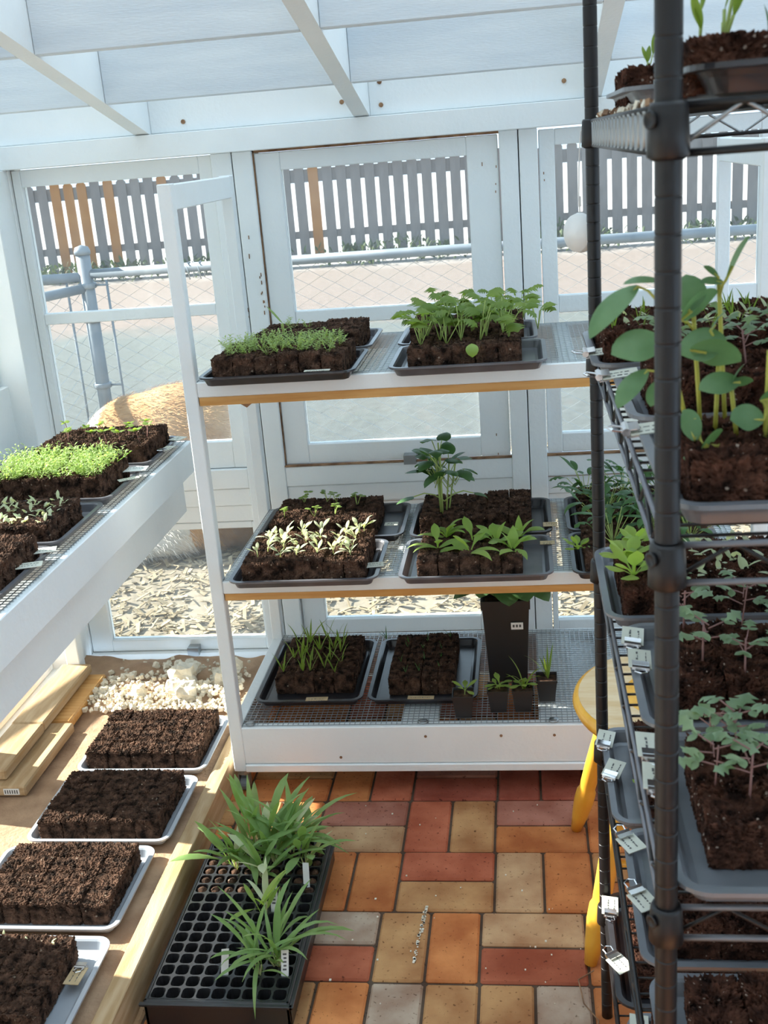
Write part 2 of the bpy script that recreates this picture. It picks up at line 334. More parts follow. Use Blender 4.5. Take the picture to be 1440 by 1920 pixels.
# gable strip between the plate and the sloping roof
vs = [(-1.49, 3.04, 1.575), (-1.45, 3.04, 1.575), (-1.49, -.6, 1.575), (-1.45, -.6, 1.575), (-1.49, 3.04, 1.66), (-1.45, 3.04, 1.66), (-1.49, -.6, 2.48), (-1.45, -.6, 2.48)]
g.add(vs, [(0, 1, 3, 2), (4, 6, 7, 5), (0, 2, 6, 4), (1, 5, 7, 3), (0, 4, 5, 1), (2, 3, 7, 6)])
struct(g, 'wall_left', M['white'])
def sash_x(name, y0, y1, z0, z1, w=.035):
    g = MB(); x0, x1 = -1.475, -1.44
    g.bbox(x0, x1, y0, y0+w, z0, z1, .002); g.bbox(x0, x1, y1-w, y1, z0, z1, .002); g.bbox(x0, x1, y0+w, y1-w, z0, z0+w, .002); g.bbox(x0, x1, y0+w, y1-w, z1-w, z1, .002)
    o = struct(g, name, M['white']); p = MB(); p.box(-1.46, -1.457, y0+w, y1-w, z0+w, z1-w); p.build('window_pane', M['glass'], o)
n = 8
for y0, y1 in ((2.345, 2.90), (1.73, 2.19), (.50, 1.15), (-.35, .35)):
    sash_x('window_%d' % n, y0+.001, y1-.001, .086, .671, .02); sash_x('window_%d' % (n+1), y0+.001, y1-.001, .951, 1.499, .025); n += 2

g = MB(); wallbox(g, -1.49, 1.32, -.70, -.61, 0, 1.6)  # unseen wall behind the camera, added to cut sky fill from the open side
vs = [(-1.49, -.70, 1.6), (1.32, -.70, 1.6), (-1.49, -.61, 1.6), (1.32, -.61, 1.6), (-1.49, -.70, 2.48), (1.32, -.70, 2.48), (-1.49, -.61, 2.48), (1.32, -.61, 2.48)]
g.add(vs, [(0, 2, 3, 1), (4, 5, 7, 6), (0, 1, 5, 4), (2, 6, 7, 3), (0, 4, 6, 2), (1, 3, 7, 5)])
struct(g, 'wall_front_unseen', M['white'])
# right wall (out of frame, closes the room)
g = MB()
for z0, z1 in ((0, .7), (1.5, 1.6)): wallbox(g, 1.25, 1.32, -.6, 3.09, z0, z1)
for y0, y1 in ((2.9, 3.09), (1.9, 2.0), (.9, 1.0), (-.1, 0), (-.6, -.5)): wallbox(g, 1.25, 1.32, y0, y1, .7, 1.5)
vs = [(1.25, 3.04, 1.6), (1.32, 3.04, 1.6), (1.25, -.6, 1.6), (1.32, -.6, 1.6), (1.25, 3.04, 1.66), (1.32, 3.04, 1.66), (1.25, -.6, 2.48), (1.32, -.6, 2.48)]
g.add(vs, [(0, 2, 3, 1), (4, 5, 7, 6), (0, 4, 6, 2), (1, 3, 7, 5), (0, 1, 5, 4), (2, 6, 7, 3)])
struct(g, 'wall_right', M['white'])

# roof: rafters, tall boards on edge between them, glass on top.  z = 1.568 + .225*(3-y)
SL = .225
def rz(y): return 1.568 + SL*(WY-y)
k = 3
for x in (-1.535, -.97, -.39, .19, .77):
    g = MB(); h_ = .135; a, b_ = 3.03, -.6
    vs = [(x+sx*.02, y, rz(y)+dz+(.005 if y == a else 0)) for y in (a, b_) for dz in (0, h_) for sx in (-1, 1)]
    g.add(vs, [(0, 1, 3, 2), (4, 6, 7, 5), (0, 4, 5, 1), (2, 3, 7, 6), (0, 2, 6, 4), (1, 5, 7, 3)])
    struct(g, 'trim_%d' % k, M['white']); k += 1
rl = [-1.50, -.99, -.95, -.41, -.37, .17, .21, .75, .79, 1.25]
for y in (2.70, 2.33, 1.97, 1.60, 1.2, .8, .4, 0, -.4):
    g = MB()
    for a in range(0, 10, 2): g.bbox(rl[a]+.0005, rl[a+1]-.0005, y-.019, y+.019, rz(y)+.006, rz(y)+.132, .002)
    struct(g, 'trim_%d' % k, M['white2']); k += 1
g = MB()
vs = [(x, y, rz(y)+.137+dz) for y in (3.2, -.6) for dz in (0, .004) for x in (-1.6, 1.4)]
g.add(vs, [(0, 2, 3, 1), (4, 5, 7, 6), (0, 1, 5, 4), (2, 6, 7, 3), (0, 4, 6, 2), (1, 3, 7, 5)])
struct(g, 'ceiling', M['roof_glass'])
g = MB()                                                     # rusty nail heads on the roof boards
def zz(y): return rz(y)
for x, z in ((-.86, 1.60), (-.44, 1.615), (-.34, 1.60), (-.34, 1.655), (.12, 1.62), (.12, 1.68)): g.lathe([(.006, -.004), (.006, .002), (0, .004)], 8, mtx=Matrix.Translation((x, 2.999, z)) @ Matrix.Rotation(R(90), 4, 'X'))
struct(g, 'trim_%d' % k, M['brown_gap'])

g = MB(); rc = random.Random(4)                          # chipped paint showing dark wood
for x, z, n_ in ((-.722, 1.27, 3), (-.70, 1.17, 5), (-.697, 1.10, 4), (-.745, 1.08, 3), (-.061, 1.40, 2), (-.056, 1.43, 1), (-.085, .69, 2), (.062, 1.405, 1), (.062, 1.387, 1), (-.09, 1.44, 1)):
    for q in range(n_): zc = z+rc.uniform(-.035, .035)*(n_ > 1); xx = x+rc.uniform(-.003, .003); g.box(xx-.0012, xx+.0012, 2.9985, 3.0, zc-rc.uniform(.002, .009), zc+.002)
struct(g, 'trim_%d' % (k+1), M['brown_gap'])

# raised bed: deck of sandy earth held by a side board
g = MB(); nx, ny = 60, 150
vs = []; 
for j in range(ny+1):
    for i in range(nx+1):
        x = -1.42+.62*i/nx; y = -.5+3.47*j/ny
        z = .066+.004*noise.noise(Vector((x*9, y*9, 0)))+.0015*noise.noise(Vector((x*60, y*60, 3)))
        if y > 2.62: z += min(1, (y-2.62)/.1)*(.012+.018*max(0, noise.noise(Vector((x*16, y*16, 5)))+.3))
        vs.append((x, y, z))
fs = [(j*(nx+1)+i, j*(nx+1)+i+1, (j+1)*(nx+1)+i+1, (j+1)*(nx+1)+i) for j in range(ny) for i in range(nx)]
g.add(vs, fs); g.build('sandy_soil', M['sand'], smooth=True, label='pale sandy earth filling the raised bed along the left wall', cat='soil', kind='stuff')
g = MB(); g.bbox(-.80, -.762, -.5, 2.965, 0, .08, .002)
g.build('bed_board', M['woody'], label='long raw timber board edging the sandy bed beside the brick floor', cat='board')
def plank(x0, x1, y0, y1, z0, z1, label, rot=0, m='woody'):
    g = MB(); cx, cy = (x0+x1)/2, (y0+y1)/2
    g.bbox(x0-cx, x1-cx, y0-cy, y1-cy, 0, z1-z0, .004)
    o = g.build('timber_plank', M[m], label=label, cat='plank', group='offcut planks along the left wall'); o.location = (cx, cy, z0); o.rotation_euler[2] = rot; return o
P2 = plank(-1.375, -1.238, 2.235, 2.55, .070, .0975, 'lower raw wooden plank with a small printed sticker on its near end')
g = MB(); g.box(.012, .052, -.159, -.1577, .006, .022); st = g.build('sticker', M['plastic_white'], P2, label='small white printed sticker')
g = MB()
for i in range(6): g.box(.015+i*.006, .018+i*.006, -.1593, -.159, .009, .019)
g.build('print', M['ink'], st)
plank(-1.375, -1.252, 2.556, 2.84, .070, .0965, 'yellowish plank under the far end of the plank stack beside the plaster rubble', m='orange_wood')
plank(-1.388, -1.297, 2.50, 2.85, .098, .126, 'sunlit upper plank nearest the corner post, joined end to end with another')
plank(-1.386, -1.296, 2.262, 2.496, .098, .126, 'sunlit upper plank with a chipped near end on top of the stickered plank')

# plaster rubble at the back of the bed
rr = random.Random(11)
def rock(sz, seed, name='plaster_chunk', m='plaster'):
    g = MB(); nn = 9; vs = []; fs = []
    import itertools
    rad = []
    for i in range(nn+1):
        th = math.pi*i/nn
        for j in range(12):
            ph = 2*math.pi*j/12; d = Vector((math.sin(th)*math.cos(ph), math.sin(th)*math.sin(ph), math.cos(th)))
            q = 1+.55*noise.noise(d*1.4+Vector((seed, 0, 0)))+.18*noise.noise(d*4+Vector((seed, 5, 0)))
            d = Vector([max(-.8, min(.8, c)) for c in d])
            vs.append(d*q*sz)
    for i in range(nn):
        for j in range(12): fs.append((i*12+j, (i+1)*12+j, (i+1)*12+(j+1) % 12, i*12+(j+1) % 12))
    g.add(vs, fs); return g
for i in range(26):
    big = i < 7; s = rr.uniform(.022, .036) if big else rr.uniform(.008, .017)
    x = rr.uniform(-1.22, -.86) if not i == 0 else -1.0; y = rr.uniform(2.70, 2.90) if i else 2.80
    if i == 0: s = .042
    o = rock(s, i*3.1).build('plaster_chunk', M['plaster'], label='largest pale plaster lump in the rubble heap behind the soil trays' if i == 0 else 'small pale plaster chunk in the rubble heap at the back of the bed', cat='rubble', group=None if i == 0 else 'plaster rubble at the back of the bed')
    o.location = (x, y, .085+s*.45)
g = MB()
for i in range(900):
    x = rr.uniform(-1.25, -.82); y = 2.64+abs(rr.gauss(0, .12)); 
    if y > 2.95: continue
    s = rr.uniform(.002, .006); z = .078+rr.uniform(0, .022)*min(1, (y-2.6)/.12)
    g.box(-s, s, -s, s, -s, s*.8, Matrix.Translation((x, y, z)) @ Euler((rr.random()*3, rr.random()*3, rr.random()*3)).to_matrix().to_4x4())
g.build('plaster_crumbs', M['plaster'], label='pale crumbled plaster scattered behind the soil trays on the bed', cat='rubble', kind='stuff')

# ------------------------------------------------------------------ wire mesh helper
def mesh_wires(x0, x1, y0, y1, z, p=.0127, t=.0007):
    g = MB(); 
    n = int((x1-x0)/p)
    for i in range(n+1): x = x0+i*p; g.box(x-t, x+t, y0, y1, z, z+2*t)
    n = int((y1-y0)/p)
    for i in range(n+1): y = y0+i*p; g.box(x0, x1, y-t, y+t, z+t, z+3*t)
    return g

# ------------------------------------------------------------------ white shelf unit on casters
SX0, SX1, SY0, SY1 = -.75, .505, 2.354, 2.90
unit = empty('plant_shelf', (0, 0, 0), 'white painted wooden shelf unit with wire mesh shelves on casters', 'shelf')
for (x, y) in ((SX0, SY0), (SX1-.03, SY0), (SX0, SY1-.03), (SX1-.03, SY1-.03)):
    g = MB(); g.bbox(x, x+.03, y, y+.03, .062, 1.46, .002); g.build('post', M['white'], unit)
for x in (SX0, SX1-.03):
    g = MB(); g.bbox(x+.001, x+.029, SY0+.03, SY1-.03, 1.405, 1.458, .002); g.build('end_rail', M['white'], unit)
    g = MB(); g.bbox(x+.001, x+.029, SY0+.03, SY1-.03, .065, .182, .002); g.build('end_board', M['white'], unit)
for z0, zs, z1 in ((.518, .535, .566), (.985, 1.004, 1.038)):
    g = MB()
    g.bbox(SX0+.03, SX1-.03, SY0+.002, SY0+.04, zs, z1, .002); g.bbox(SX0+.03, SX1-.03, SY1-.04, SY1-.002, zs, z1, .002)
    for x in (SX0+.03, -.325, .07, SX1-.07): g.bbox(x, x+.04, SY0+.04, SY1-.04, zs, z1-.001, .002)
    sh = g.build('shelf_frame', M['white'], unit)
    g = MB(); g.box(SX0+.032, SX1-.032, SY0+.004, SY0+.036, z0, zs-.0005); g.build('raw_edge', M['orange_wood'], sh, label='unpainted orange pine strip')
    mesh_wires(SX0+.03, SX1-.03, SY0+.012, SY1-.01, z1).build('wire_mesh', M['zinc'], sh)
    if z1 > 1: 
        g = MB(); g.add([(-.635, SY0+.02, .985), (-.60, SY0+.02, .985), (-.617, SY0+.02, .973), (-.635, SY0+.03, .985), (-.60, SY0+.03, .985), (-.617, SY0+.03, .973)], [(0, 2, 1), (3, 4, 5), (0, 3, 5, 2), (1, 2, 5, 4), (0, 1, 4, 3)])
        g.build('splinter', M['brown_gap'], sh)
g = MB(); g.bbox(SX0+.03, SX1-.03, SY0+.001, SY0+.028, .083, .182, .002); g.bbox(SX0+.03, SX1-.03, SY0-.004, SY0+.03, .062, .082, .002)
base = g.build('base_board', M['white'], unit)
for x in (-.48, -.27, -.09, .035):
    g = MB(); g.lathe([(.0035, 0), (.0035, .0012), (0, .0012)], 10, mtx=Matrix.Translation((x, SY0+.001, .155 if x > -.3 else .10)) @ Matrix.Rotation(R(90), 4, 'X')); g.build('screw_head', M['brown_gap'], base)
g = MB(); g.bbox(SX0+.03, SX1-.03, SY1-.028, SY1-.001, .065, .182, .002)
for x in (-.33, -.0, .16): g.bbox(x, x+.09, SY0+.03, SY1-.03, .160, .1805, .002)
g.build('base_slat', M['white'], unit)
g = MB(); g.bbox(.01, SX1-.03, SY0+.03, SY1-.03, .150, .1595, .002); g.build('bottom_panel', M['white'], unit)
mesh_wires(SX0+.03, SX1-.03, SY0+.01, SY1-.01, .1825).build('base_mesh', M['zinc'], unit)
for x in (SX0+.05, -.275, .035): 
    g = MB(); g.lathe([(.012, 0), (.012, .002), (.006, .003), (0, .004)], 14, (x, SY0+.018), Matrix.Translation((0, 0, .185))); g.build('washer', M['zinc'], unit, True)
for (x, y) in ((SX0+.018, SY0+.02), (SX1-.02, SY0+.02), (SX0+.018, SY1-.03), (SX1-.02, SY1-.03)):
    g = MB(); g.tube([(x-.009, y, .019), (x+.009, y, .019)], .0185, 16); wh = g.build('caster', M['pipe'], unit, False)
    g = MB(); g.box(x-.014, x-.011, y-.012, y+.012, .012, .05); g.box(x+.011, x+.014, y-.012, y+.012, .012, .05); g.lathe([(.016, .05), (.016, .058), (.012, .062)], 14, (x, y)); g.build('caster_fork', M['zinc'], wh)

# ------------------------------------------------------------------ left bench
bench = empty('wall_bench', (0, 0, 0), 'long white bench with a mesh top along the left wall', 'bench')
g = MB(); g.bbox(-.935, -.915, .9, 2.885, .690, .776, .002); g.build('front_board', M['white'], bench)
g = MB(); g.bbox(-.975, -.955, .9, 2.885, .572, .689, .002); g.build('lower_board', M['white'], bench)
g = MB(); g.bbox(-1.415, -1.385, .9, 2.885, .69, .774, .002)
for y in (.95, 1.35, 1.68, 1.97, 2.26, 2.56, 2.84): g.bbox(-1.385, -.935, y, y+.04, .735, .774, .002)
g.build('bench_frame', M['white'], bench)
mesh_wires(-1.40, -.925, .92, 2.88, .7765).build('wire_mesh', M['zinc'], bench)
g = MB(); g.bbox(-1.37, -1.33, 2.845, 2.885, 0.09, .69, .002); g.build('leg', M['white'], bench)
g = MB(); g.bbox(-.975, -.935, .93, .97, .07, .69, .002); g.build('leg', M['white'], bench)

# ------------------------------------------------------------------ trays
def rrect(w, d, r, n=6):
    pts = []
    for cx, cy, a0 in ((w/2-r, d/2-r, 0), (-w/2+r, d/2-r, 90), (-w/2+r, -d/2+r, 180), (w/2-r, -d/2+r, 270)):
        for i in range(n+1): a = R(a0+90*i/n); pts.append((cx+r*math.cos(a), cy+r*math.sin(a)))
    return pts
def tray_mesh(w, d, h=.022, m='tray'):
    g = MB(); loops = []
    prof = [(0, h-.004), (0, h), (-.009, h), (-.012, h-.003), (-.018, .004), (-.024, .002)]       # rim then inside
    outp = [(-.0005, h-.004), (-.0075, h-.005), (-.0105, h-.009), (-.016, .002), (-.022, 0)]
    k = None
    for lst, rev in ((prof, False), (outp, True)):
        rings = []
        for (o, z) in lst:
            p = rrect(w+2*o, d+2*o, max(.006, .03+o)); rings.append([(x, y, z) for x, y in p])
        n = len(rings[0]); vs = [v for r_ in rings for v in r_]; fs = []
        for i in range(len(rings)-1):
            for j in range(n):
                q = (i*n+j, i*n+(j+1) % n, (i+1)*n+(j+1) % n, (i+1)*n+j); fs.append(q[::-1] if rev else q)
        q = tuple((len(rings)-1)*n+j for j in range(n)); fs.append(q[::-1] if rev else q)
        g.add(vs, fs)
    return g
tray_cache = {}
def tray(x0, x1, y0, y1, z, label, group, m='tray', rz_=0):
    w, d = round(x1-x0, 3), round(y1-y0, 3); key = (w, d, m)
    if key not in tray_cache:
        o = tray_mesh(w, d).build('seedling_tray', M[m], smooth=False); tray_cache[key] = o.data
    else: o = bpy.data.objects.new('seedling_tray', tray_cache[key]); C.objects.link(o)
    o.location = ((x0+x1)/2, (y0+y1)/2, z); o.rotation_euler[2] = rz_
    return tag(o, label, 'tray', group)

# ------------------------------------------------------------------ soil blocks: crumbly unit cubes, 12 variants
def block_mesh(seed, N=22, amp=1.):
    g = MB(); idx = {}; vs = []; fs = []
    def V(i, j, k):
        if (i, j, k) in idx: return idx[(i, j, k)]
        p = Vector((i/N-.5, j/N-.5, k/N))
        q = Vector((p.x, p.y, p.z-.5))
        # round the cube
        r = .10; c = Vector([max(-.5+r, min(.5-r, a)) for a in q]); d = q-c
        if d.length > 1e-6: q = c+d.normalized()*min(r, d.length)
        nrm = (q-Vector((0, 0, -.1))).normalized()
        s = Vector((seed*7.3, seed*3.1, 0))
        a = .045 if k > N*.75 else .028
        dsp = 1.2*a*noise.noise(q*7+s)+.085*amp*(a/.045)*noise.noise(q*17+s)+.075*amp*(a/.045)*noise.noise(q*36+s)
        if k == 0: dsp = 0
        q = q+Vector((nrm.x, nrm.y, nrm.z))*dsp
        q.x = max(-.52, min(.52, q.x)); q.y = max(-.52, min(.52, q.y))
        q.z = q.z+.5 if k else 0
        idx[(i, j, k)] = len(vs); vs.append(q); return len(vs)-1
    for a in range(N):
        for b in range(N):
            fs.append((V(a, b, N), V(a+1, b, N), V(a+1, b+1, N), V(a, b+1, N)))
            fs.append((V(a, 0, b), V(a+1, 0, b), V(a+1, 0, b+1), V(a, 0, b+1)))
            fs.append((V(a+1, N, b), V(a, N, b), V(a, N, b+1), V(a+1, N, b+1)))
            fs.append((V(0, a+1, b), V(0, a, b), V(0, a, b+1), V(0, a+1, b+1)))
            fs.append((V(N, a, b), V(N, a+1, b), V(N, a+1, b+1), V(N, a, b+1)))
    g.add(vs, fs)
    me = bpy.data.meshes.new('soil_block'); me.from_pydata(g.v, [], g.f); me.update(); return me
BL = {}
for mname in ('soil', 'soil_r'):
    BL[mname] = []
    for s in range(9):
        me = block_mesh(s+(20 if mname == 'soil_r' else 0), N=24 if mname == 'soil' else 34, amp=1 if mname == 'soil' else 1.5); me.materials.append(M[mname]); BL[mname].append(me)
sbr = random.Random(5)
def slab(x0, x1, y0, y1, z, label, nx=5, ny=4, h=.045, m='soil', gap=.0, cols=False, miss=()):
    e = empty('soil_block_slab', ((x0+x1)/2, (y0+y1)/2, z), label, 'soil')
    w, d = (x1-x0)/nx, (y1-y0)/ny
    for i in range(nx):
        hc = sbr.uniform(-.003, .003)
        for j in range(ny):
            if (i, j) in miss: continue
            o = bpy.data.objects.new('soil_block', sbr.choice(BL[m])); C.objects.link(o); o.parent = e
            o.location = (x0+(i+.5)*w-(x0+x1)/2+sbr.uniform(-.001, .001), y0+(j+.5)*d-(y0+y1)/2+sbr.uniform(-.001, .001), 0)
            o.scale = ((w-.001)*(.985 if cols else .99), (d-.0005)*1.0, h+hc+sbr.uniform(-.002, .002))
            if sbr.random() < .5: o.rotation_euler[2] = math.pi
    return e

# ------------------------------------------------------------------ leaves and seedlings
def leaf(g, p, az, el, L, W, kind='oval', bend=.6, fold=.25, ns=7, rnd=random, roll=0):
    p = Vector(p); pts = []; d = Vector((math.cos(az)*math.cos(el), math.sin(az)*math.cos(el), math.sin(el)))
    side = Vector((-math.sin(az), math.cos(az), 0)); vs = []; q = p.copy(); ang = el
    for i in range(ns+1):
        t = i/ns
        if kind == 'oval': w = math.sin(math.pi*min(1, t*.97+.03))**.65
        elif kind == 'round': w = math.sqrt(max(0, 1-(2*t-1)**2))*1.0
        elif kind == 'lance': w = math.sin(math.pi*t**.8)**.9
        elif kind == 'spoon': w = .22+.9*math.sin(math.pi*max(0, (t-.35)/.65))**.7 if t > .35 else .2
        elif kind == 'grass': w = (1-t)**.45*(.6+.4*min(1, t*4))
        elif kind == 'heart': w = math.sin(math.pi*(t*.88+.12))**.6*(1.1-.3*t)
        elif kind == 'lobed': w = (.25+.9*math.sin(math.pi*max(0, (t-.2)/.8))**.6 if t > .2 else .16)*(1.3 if i % 2 else (.55 if t > .25 else 1))
        if i == ns: w = .02
        w *= W/2
        dd = Vector((math.cos(az)*math.cos(ang), math.sin(az)*math.cos(ang), math.sin(ang)))
        nn = side.cross(dd); sd, n0 = side, nn
        if roll: side_, nn = side*math.cos(roll)+n0*math.sin(roll), n0*math.cos(roll)-side*math.sin(roll)
        else: side_ = side
        vs += [q-side_*w+nn*w*fold, q-nn*w*fold*.3, q+side_*w+nn*w*fold]
        q = q+dd*L/ns; ang -= bend*2/ns*(.4+t)
    fs = []
    for i in range(ns):
        a = i*3; fs += [(a, a+1, a+4, a+3), (a+1, a+2, a+5, a+4)]
    g.add(vs, fs)
def stem(g, p, q, r=.0012, bendv=(0, 0, 0), n=4):
    p, q, b = Vector(p), Vector(q), Vector(bendv)
    g.tube([p+(q-p)*t+b*math.sin(math.pi*t) for t in (0, .33, .66, 1)], r, n)

def plant(kind, seed):
    rn = random.Random(seed*13+hash(kind) % 1 + len(kind)*101+ord(kind[0])); g = MB(); u = rn.uniform
    mats = [M['stem'], M['leaf']]
    def st(*a, **k_): g.cur = 0; stem(g, *a, **k_)
    def lf(*a, **k_): g.cur = 1; leaf(g, *a, rnd=rn, **k_)
    if kind == 'feather':           # fine frilly tuft ~4-6 cm
        mats = [M['stem'], M['leaf_f']]
        for i in range(rn.randint(4, 6)):
            a = u(0, 6.28); el = u(.8, 1.4); L = u(.03, .05); d = Vector((math.cos(a)*math.cos(el), math.sin(a)*math.cos(el), math.sin(el)))
            st((0, 0, 0), d*L, r=.0006, n=3)
            for k_ in range(9):
                t = .35+.65*k_/8; lf(d*L*t, a+(1.0 if k_ % 2 else -1.0)+u(-.3, .3), u(0, .8), u(.008, .014), .004, 'lance', ns=3)
    elif kind == 'kale':
        mats = [M['stem'], M['leaf']]
        for i in range(rn.randint(4, 6)):
            a = u(0, 6.28); el = u(1.05, 1.45); L = u(.035, .07); q = Vector((math.cos(a)*math.cos(el)*L, math.sin(a)*math.cos(el)*L, math.sin(el)*L))
            st((0, 0, 0), q, r=.0010); lf(q, a+u(-.4, .4), u(.2, 1.1), u(.030, .048), u(.026, .038), 'lobed', bend=1., ns=11, fold=.35)
    elif kind == 'pale':            # narrow pale true leaves
        mats = [M['leaf_p'], M['leaf_p']]
        st((0, 0, 0), (0, 0, .012), r=.0012)
        for i in range(rn.randint(4, 6)): lf((0, 0, .008), u(0, 6.28), u(.5, 1.45), u(.022, .042), u(.006, .009), 'spoon', bend=u(.2, 1.), ns=6)
    elif kind == 'clover':
        mats = [M['stem'], M['leaf']]
        for i in range(3):
            a = u(0, 6.28); q = Vector((math.cos(a)*.012, math.sin(a)*.012, u(.02, .03))); st((0, 0, 0), q, r=.0008)
            lf(q, a, .2, .014, .012, 'round', ns=5); lf(q, a+2, .3, .012, .011, 'round', ns=5)
    elif kind == 'lettuce':
        mats = [M['leaf_b'], M['leaf_b']]
        for i in range(rn.randint(6, 8)): lf((0, 0, 0), i*1.05+u(-.3, .3), u(.5, 1.35), u(.055, .09), u(.018, .027), rn.choice(['spoon', 'lance']), bend=u(.5, 1.3), ns=8, fold=.3)
    elif kind == 'broccoli':
        mats = [M['stem'], M['leaf_d']]
        for s_ in range(6):
            x, y = u(-.03, .03), u(-.02, .02); hh = u(.08, .125); st((x*.4, y*.4, 0), (x, y, hh), r=.0016)
            for i in range(5):
                a = u(0, 6.28); z = hh*u(.5, 1); q = Vector((x+math.cos(a)*.02, y+math.sin(a)*.02, z+.01)); st((x, y, z-.015), q, r=.0009)
                lf(q, a, u(-.2, .9), u(.03, .042), u(.024, .03), 'heart', bend=u(.3, 1), ns=7, fold=.2)
        for a in (2.9, .3): q = Vector((math.cos(a)*.055, math.sin(a)*.02, .03)); st((0, 0, .02), q, r=.0012, bendv=(0, 0, .01)); lf(q, a, -.1, .035, .025, 'heart')
    elif kind == 'lush':            # arugula-like mound
        mats = [M['stem'], M['leaf_d']]
        for i in range(16):
            a = u(0, 6.28); el = u(.5, 1.4); L = u(.03, .07); q = Vector((math.cos(a)*math.cos(el)*L, math.sin(a)*math.cos(el)*L, math.sin(el)*L))
            st((0, 0, 0), q, r=.0009, n=3); lf(q, a, u(.1, 1.2), u(.03, .06), u(.009, .018), rn.choice(['lobed', 'lance', 'lance']), bend=u(.5, 1.4), ns=8)
    elif kind == 'grassy':          # upright narrow leaves
        mats = [M['leaf'], M['leaf']]
        for i in range(rn.randint(3, 5)): lf((0, 0, 0), u(0, 6.28), u(1.1, 1.5), u(.035, .08), u(.0035, .006), 'lance', bend=u(.1, .7), ns=5)
    elif kind == 'sprig':           # small 4-leaf plug plant
        mats = [M['stem'], M['leaf_b']]
        st((0, 0, 0), (0, 0, .012), r=.001)
        for i in range(5): lf((0, 0, .01), i*1.3+u(-.3, .3), u(.2, 1.3), u(.022, .035), .010, 'spoon', bend=.6, ns=5)
    elif kind == 'blade':           # thin onion-like plug plant
        mats = [M['stem'], M['leaf']]
        for i in range(6): lf((0, 0, 0), u(0, 6.28), u(.9, 1.5), u(.05, .085), .0055, 'grass', bend=u(.5, 1.4), ns=7)
    elif kind == 'twoleaf':         # brassica seed leaves on a stem
        mats = [M['stem_p'], M['leaf']]
        hh = u(.018, .032); x = u(-.006, .006); st((0, 0, 0), (x, 0, hh), r=.0009); a = u(0, 6.28)
        for k_ in (0, 3.14): lf((x, 0, hh), a+k_, .35, .015, .015, 'heart', ns=5, bend=.3)
        lf((x, 0, hh), a+1.5, .9, .012, .008, 'oval', ns=5)
    elif kind == 'cress':
        mats = [M['stem'], M['leaf_p']]
        for i in range(4): lf((u(-.006, .006), u(-.006, .006), 0), u(0, 6.28), u(.2, 1.2), u(.012, .022), .007, 'oval', ns=4)
    elif kind == 'tomato':
        mats = [M['stem_p'], M['leaf_g']]
        hh = u(.045, .065); st((0, 0, 0), (u(-.006, .006), u(-.006, .006), hh), r=.0013)
        for i in range(6):
            a = i*2.4+u(-.3, .3); z = hh*(.55+.45*i/5); q = Vector((math.cos(a)*.018, math.sin(a)*.018, z+.008)); st((0, 0, z), q, r=.0009)
            lf(q, a, u(0, .9), u(.018, .032), u(.013, .02), 'lobed', bend=u(.3, .9), ns=7); 
            lf(q, a+.9, u(-.2, .6), .014, .010, 'oval', ns=4); lf(q, a-.9, u(-.2, .6), .014, .010, 'oval', ns=4)
    elif kind == 'rosette':
        mats = [M['leaf_b'], M['leaf_b']]
        for i in range(9): lf((0, 0, 0), i*2.4, .35+.1*i, u(.03, .045), u(.013, .018), 'spoon', bend=.4, ns=6)
    elif kind == 'spike':           # bean/pea tip leaves
        mats = [M['stem'], M['leaf']]
        st((0, 0, 0), (0, 0, .012), r=.0013)
        for i in range(rn.randint(1, 3)): q = Vector((u(-.006, .006), u(-.004, .004), u(.012, .03))); st((0, 0, 0), q, r=.001); lf(q, u(0, 6.28), u(1.1, 1.5), u(.02, .032), .009, 'oval', bend=.2)
    elif kind == 'thin':
        mats = [M['stem'], M['leaf_d']]
        for i in range(3): lf((0, 0, 0), u(0, 6.28), u(1.0, 1.5), u(.015, .03), .0022, 'grass', bend=.5, ns=4)
    me_o = g.build(kind, mats, smooth=True); me = me_o.data; bpy.data.objects.remove(me_o); return me
PC = {}
def proto(kind, n=4):
    if kind not in PC: PC[kind] = [plant(kind, s) for s in range(n)]
    return PC[kind]
pr = random.Random(21)
def sow(kind, x, y, z, name, label, group, cat='seedling', s=1.0, rz_=None, var=None):
    ms = proto(kind); o = bpy.data.objects.new(name, ms[var] if var is not None else pr.choice(ms)); C.objects.link(o)
    o.location = (x, y, z); k = s*pr.uniform(.85, 1.15); o.scale = (k, k, k); o.rotation_euler = (pr.uniform(-.12, .12), pr.uniform(-.12, .12), pr.uniform(0, 6.28) if rz_ is None else rz_)
    return tag(o, label, cat, group)
def field(kind, x0, x1, y0, y1, z, nx, ny, name, label, group, s=1., jit=.3, keep=1., var=None):
    for i in range(nx):
        for j in range(ny):
            if pr.random() > keep: continue
            sow(kind, x0+(x1-x0)*(i+.5+pr.uniform(-jit, jit))/nx, y0+(y1-y0)*(j+.5+pr.uniform(-jit, jit))/ny, z, name, label, group, s=s)

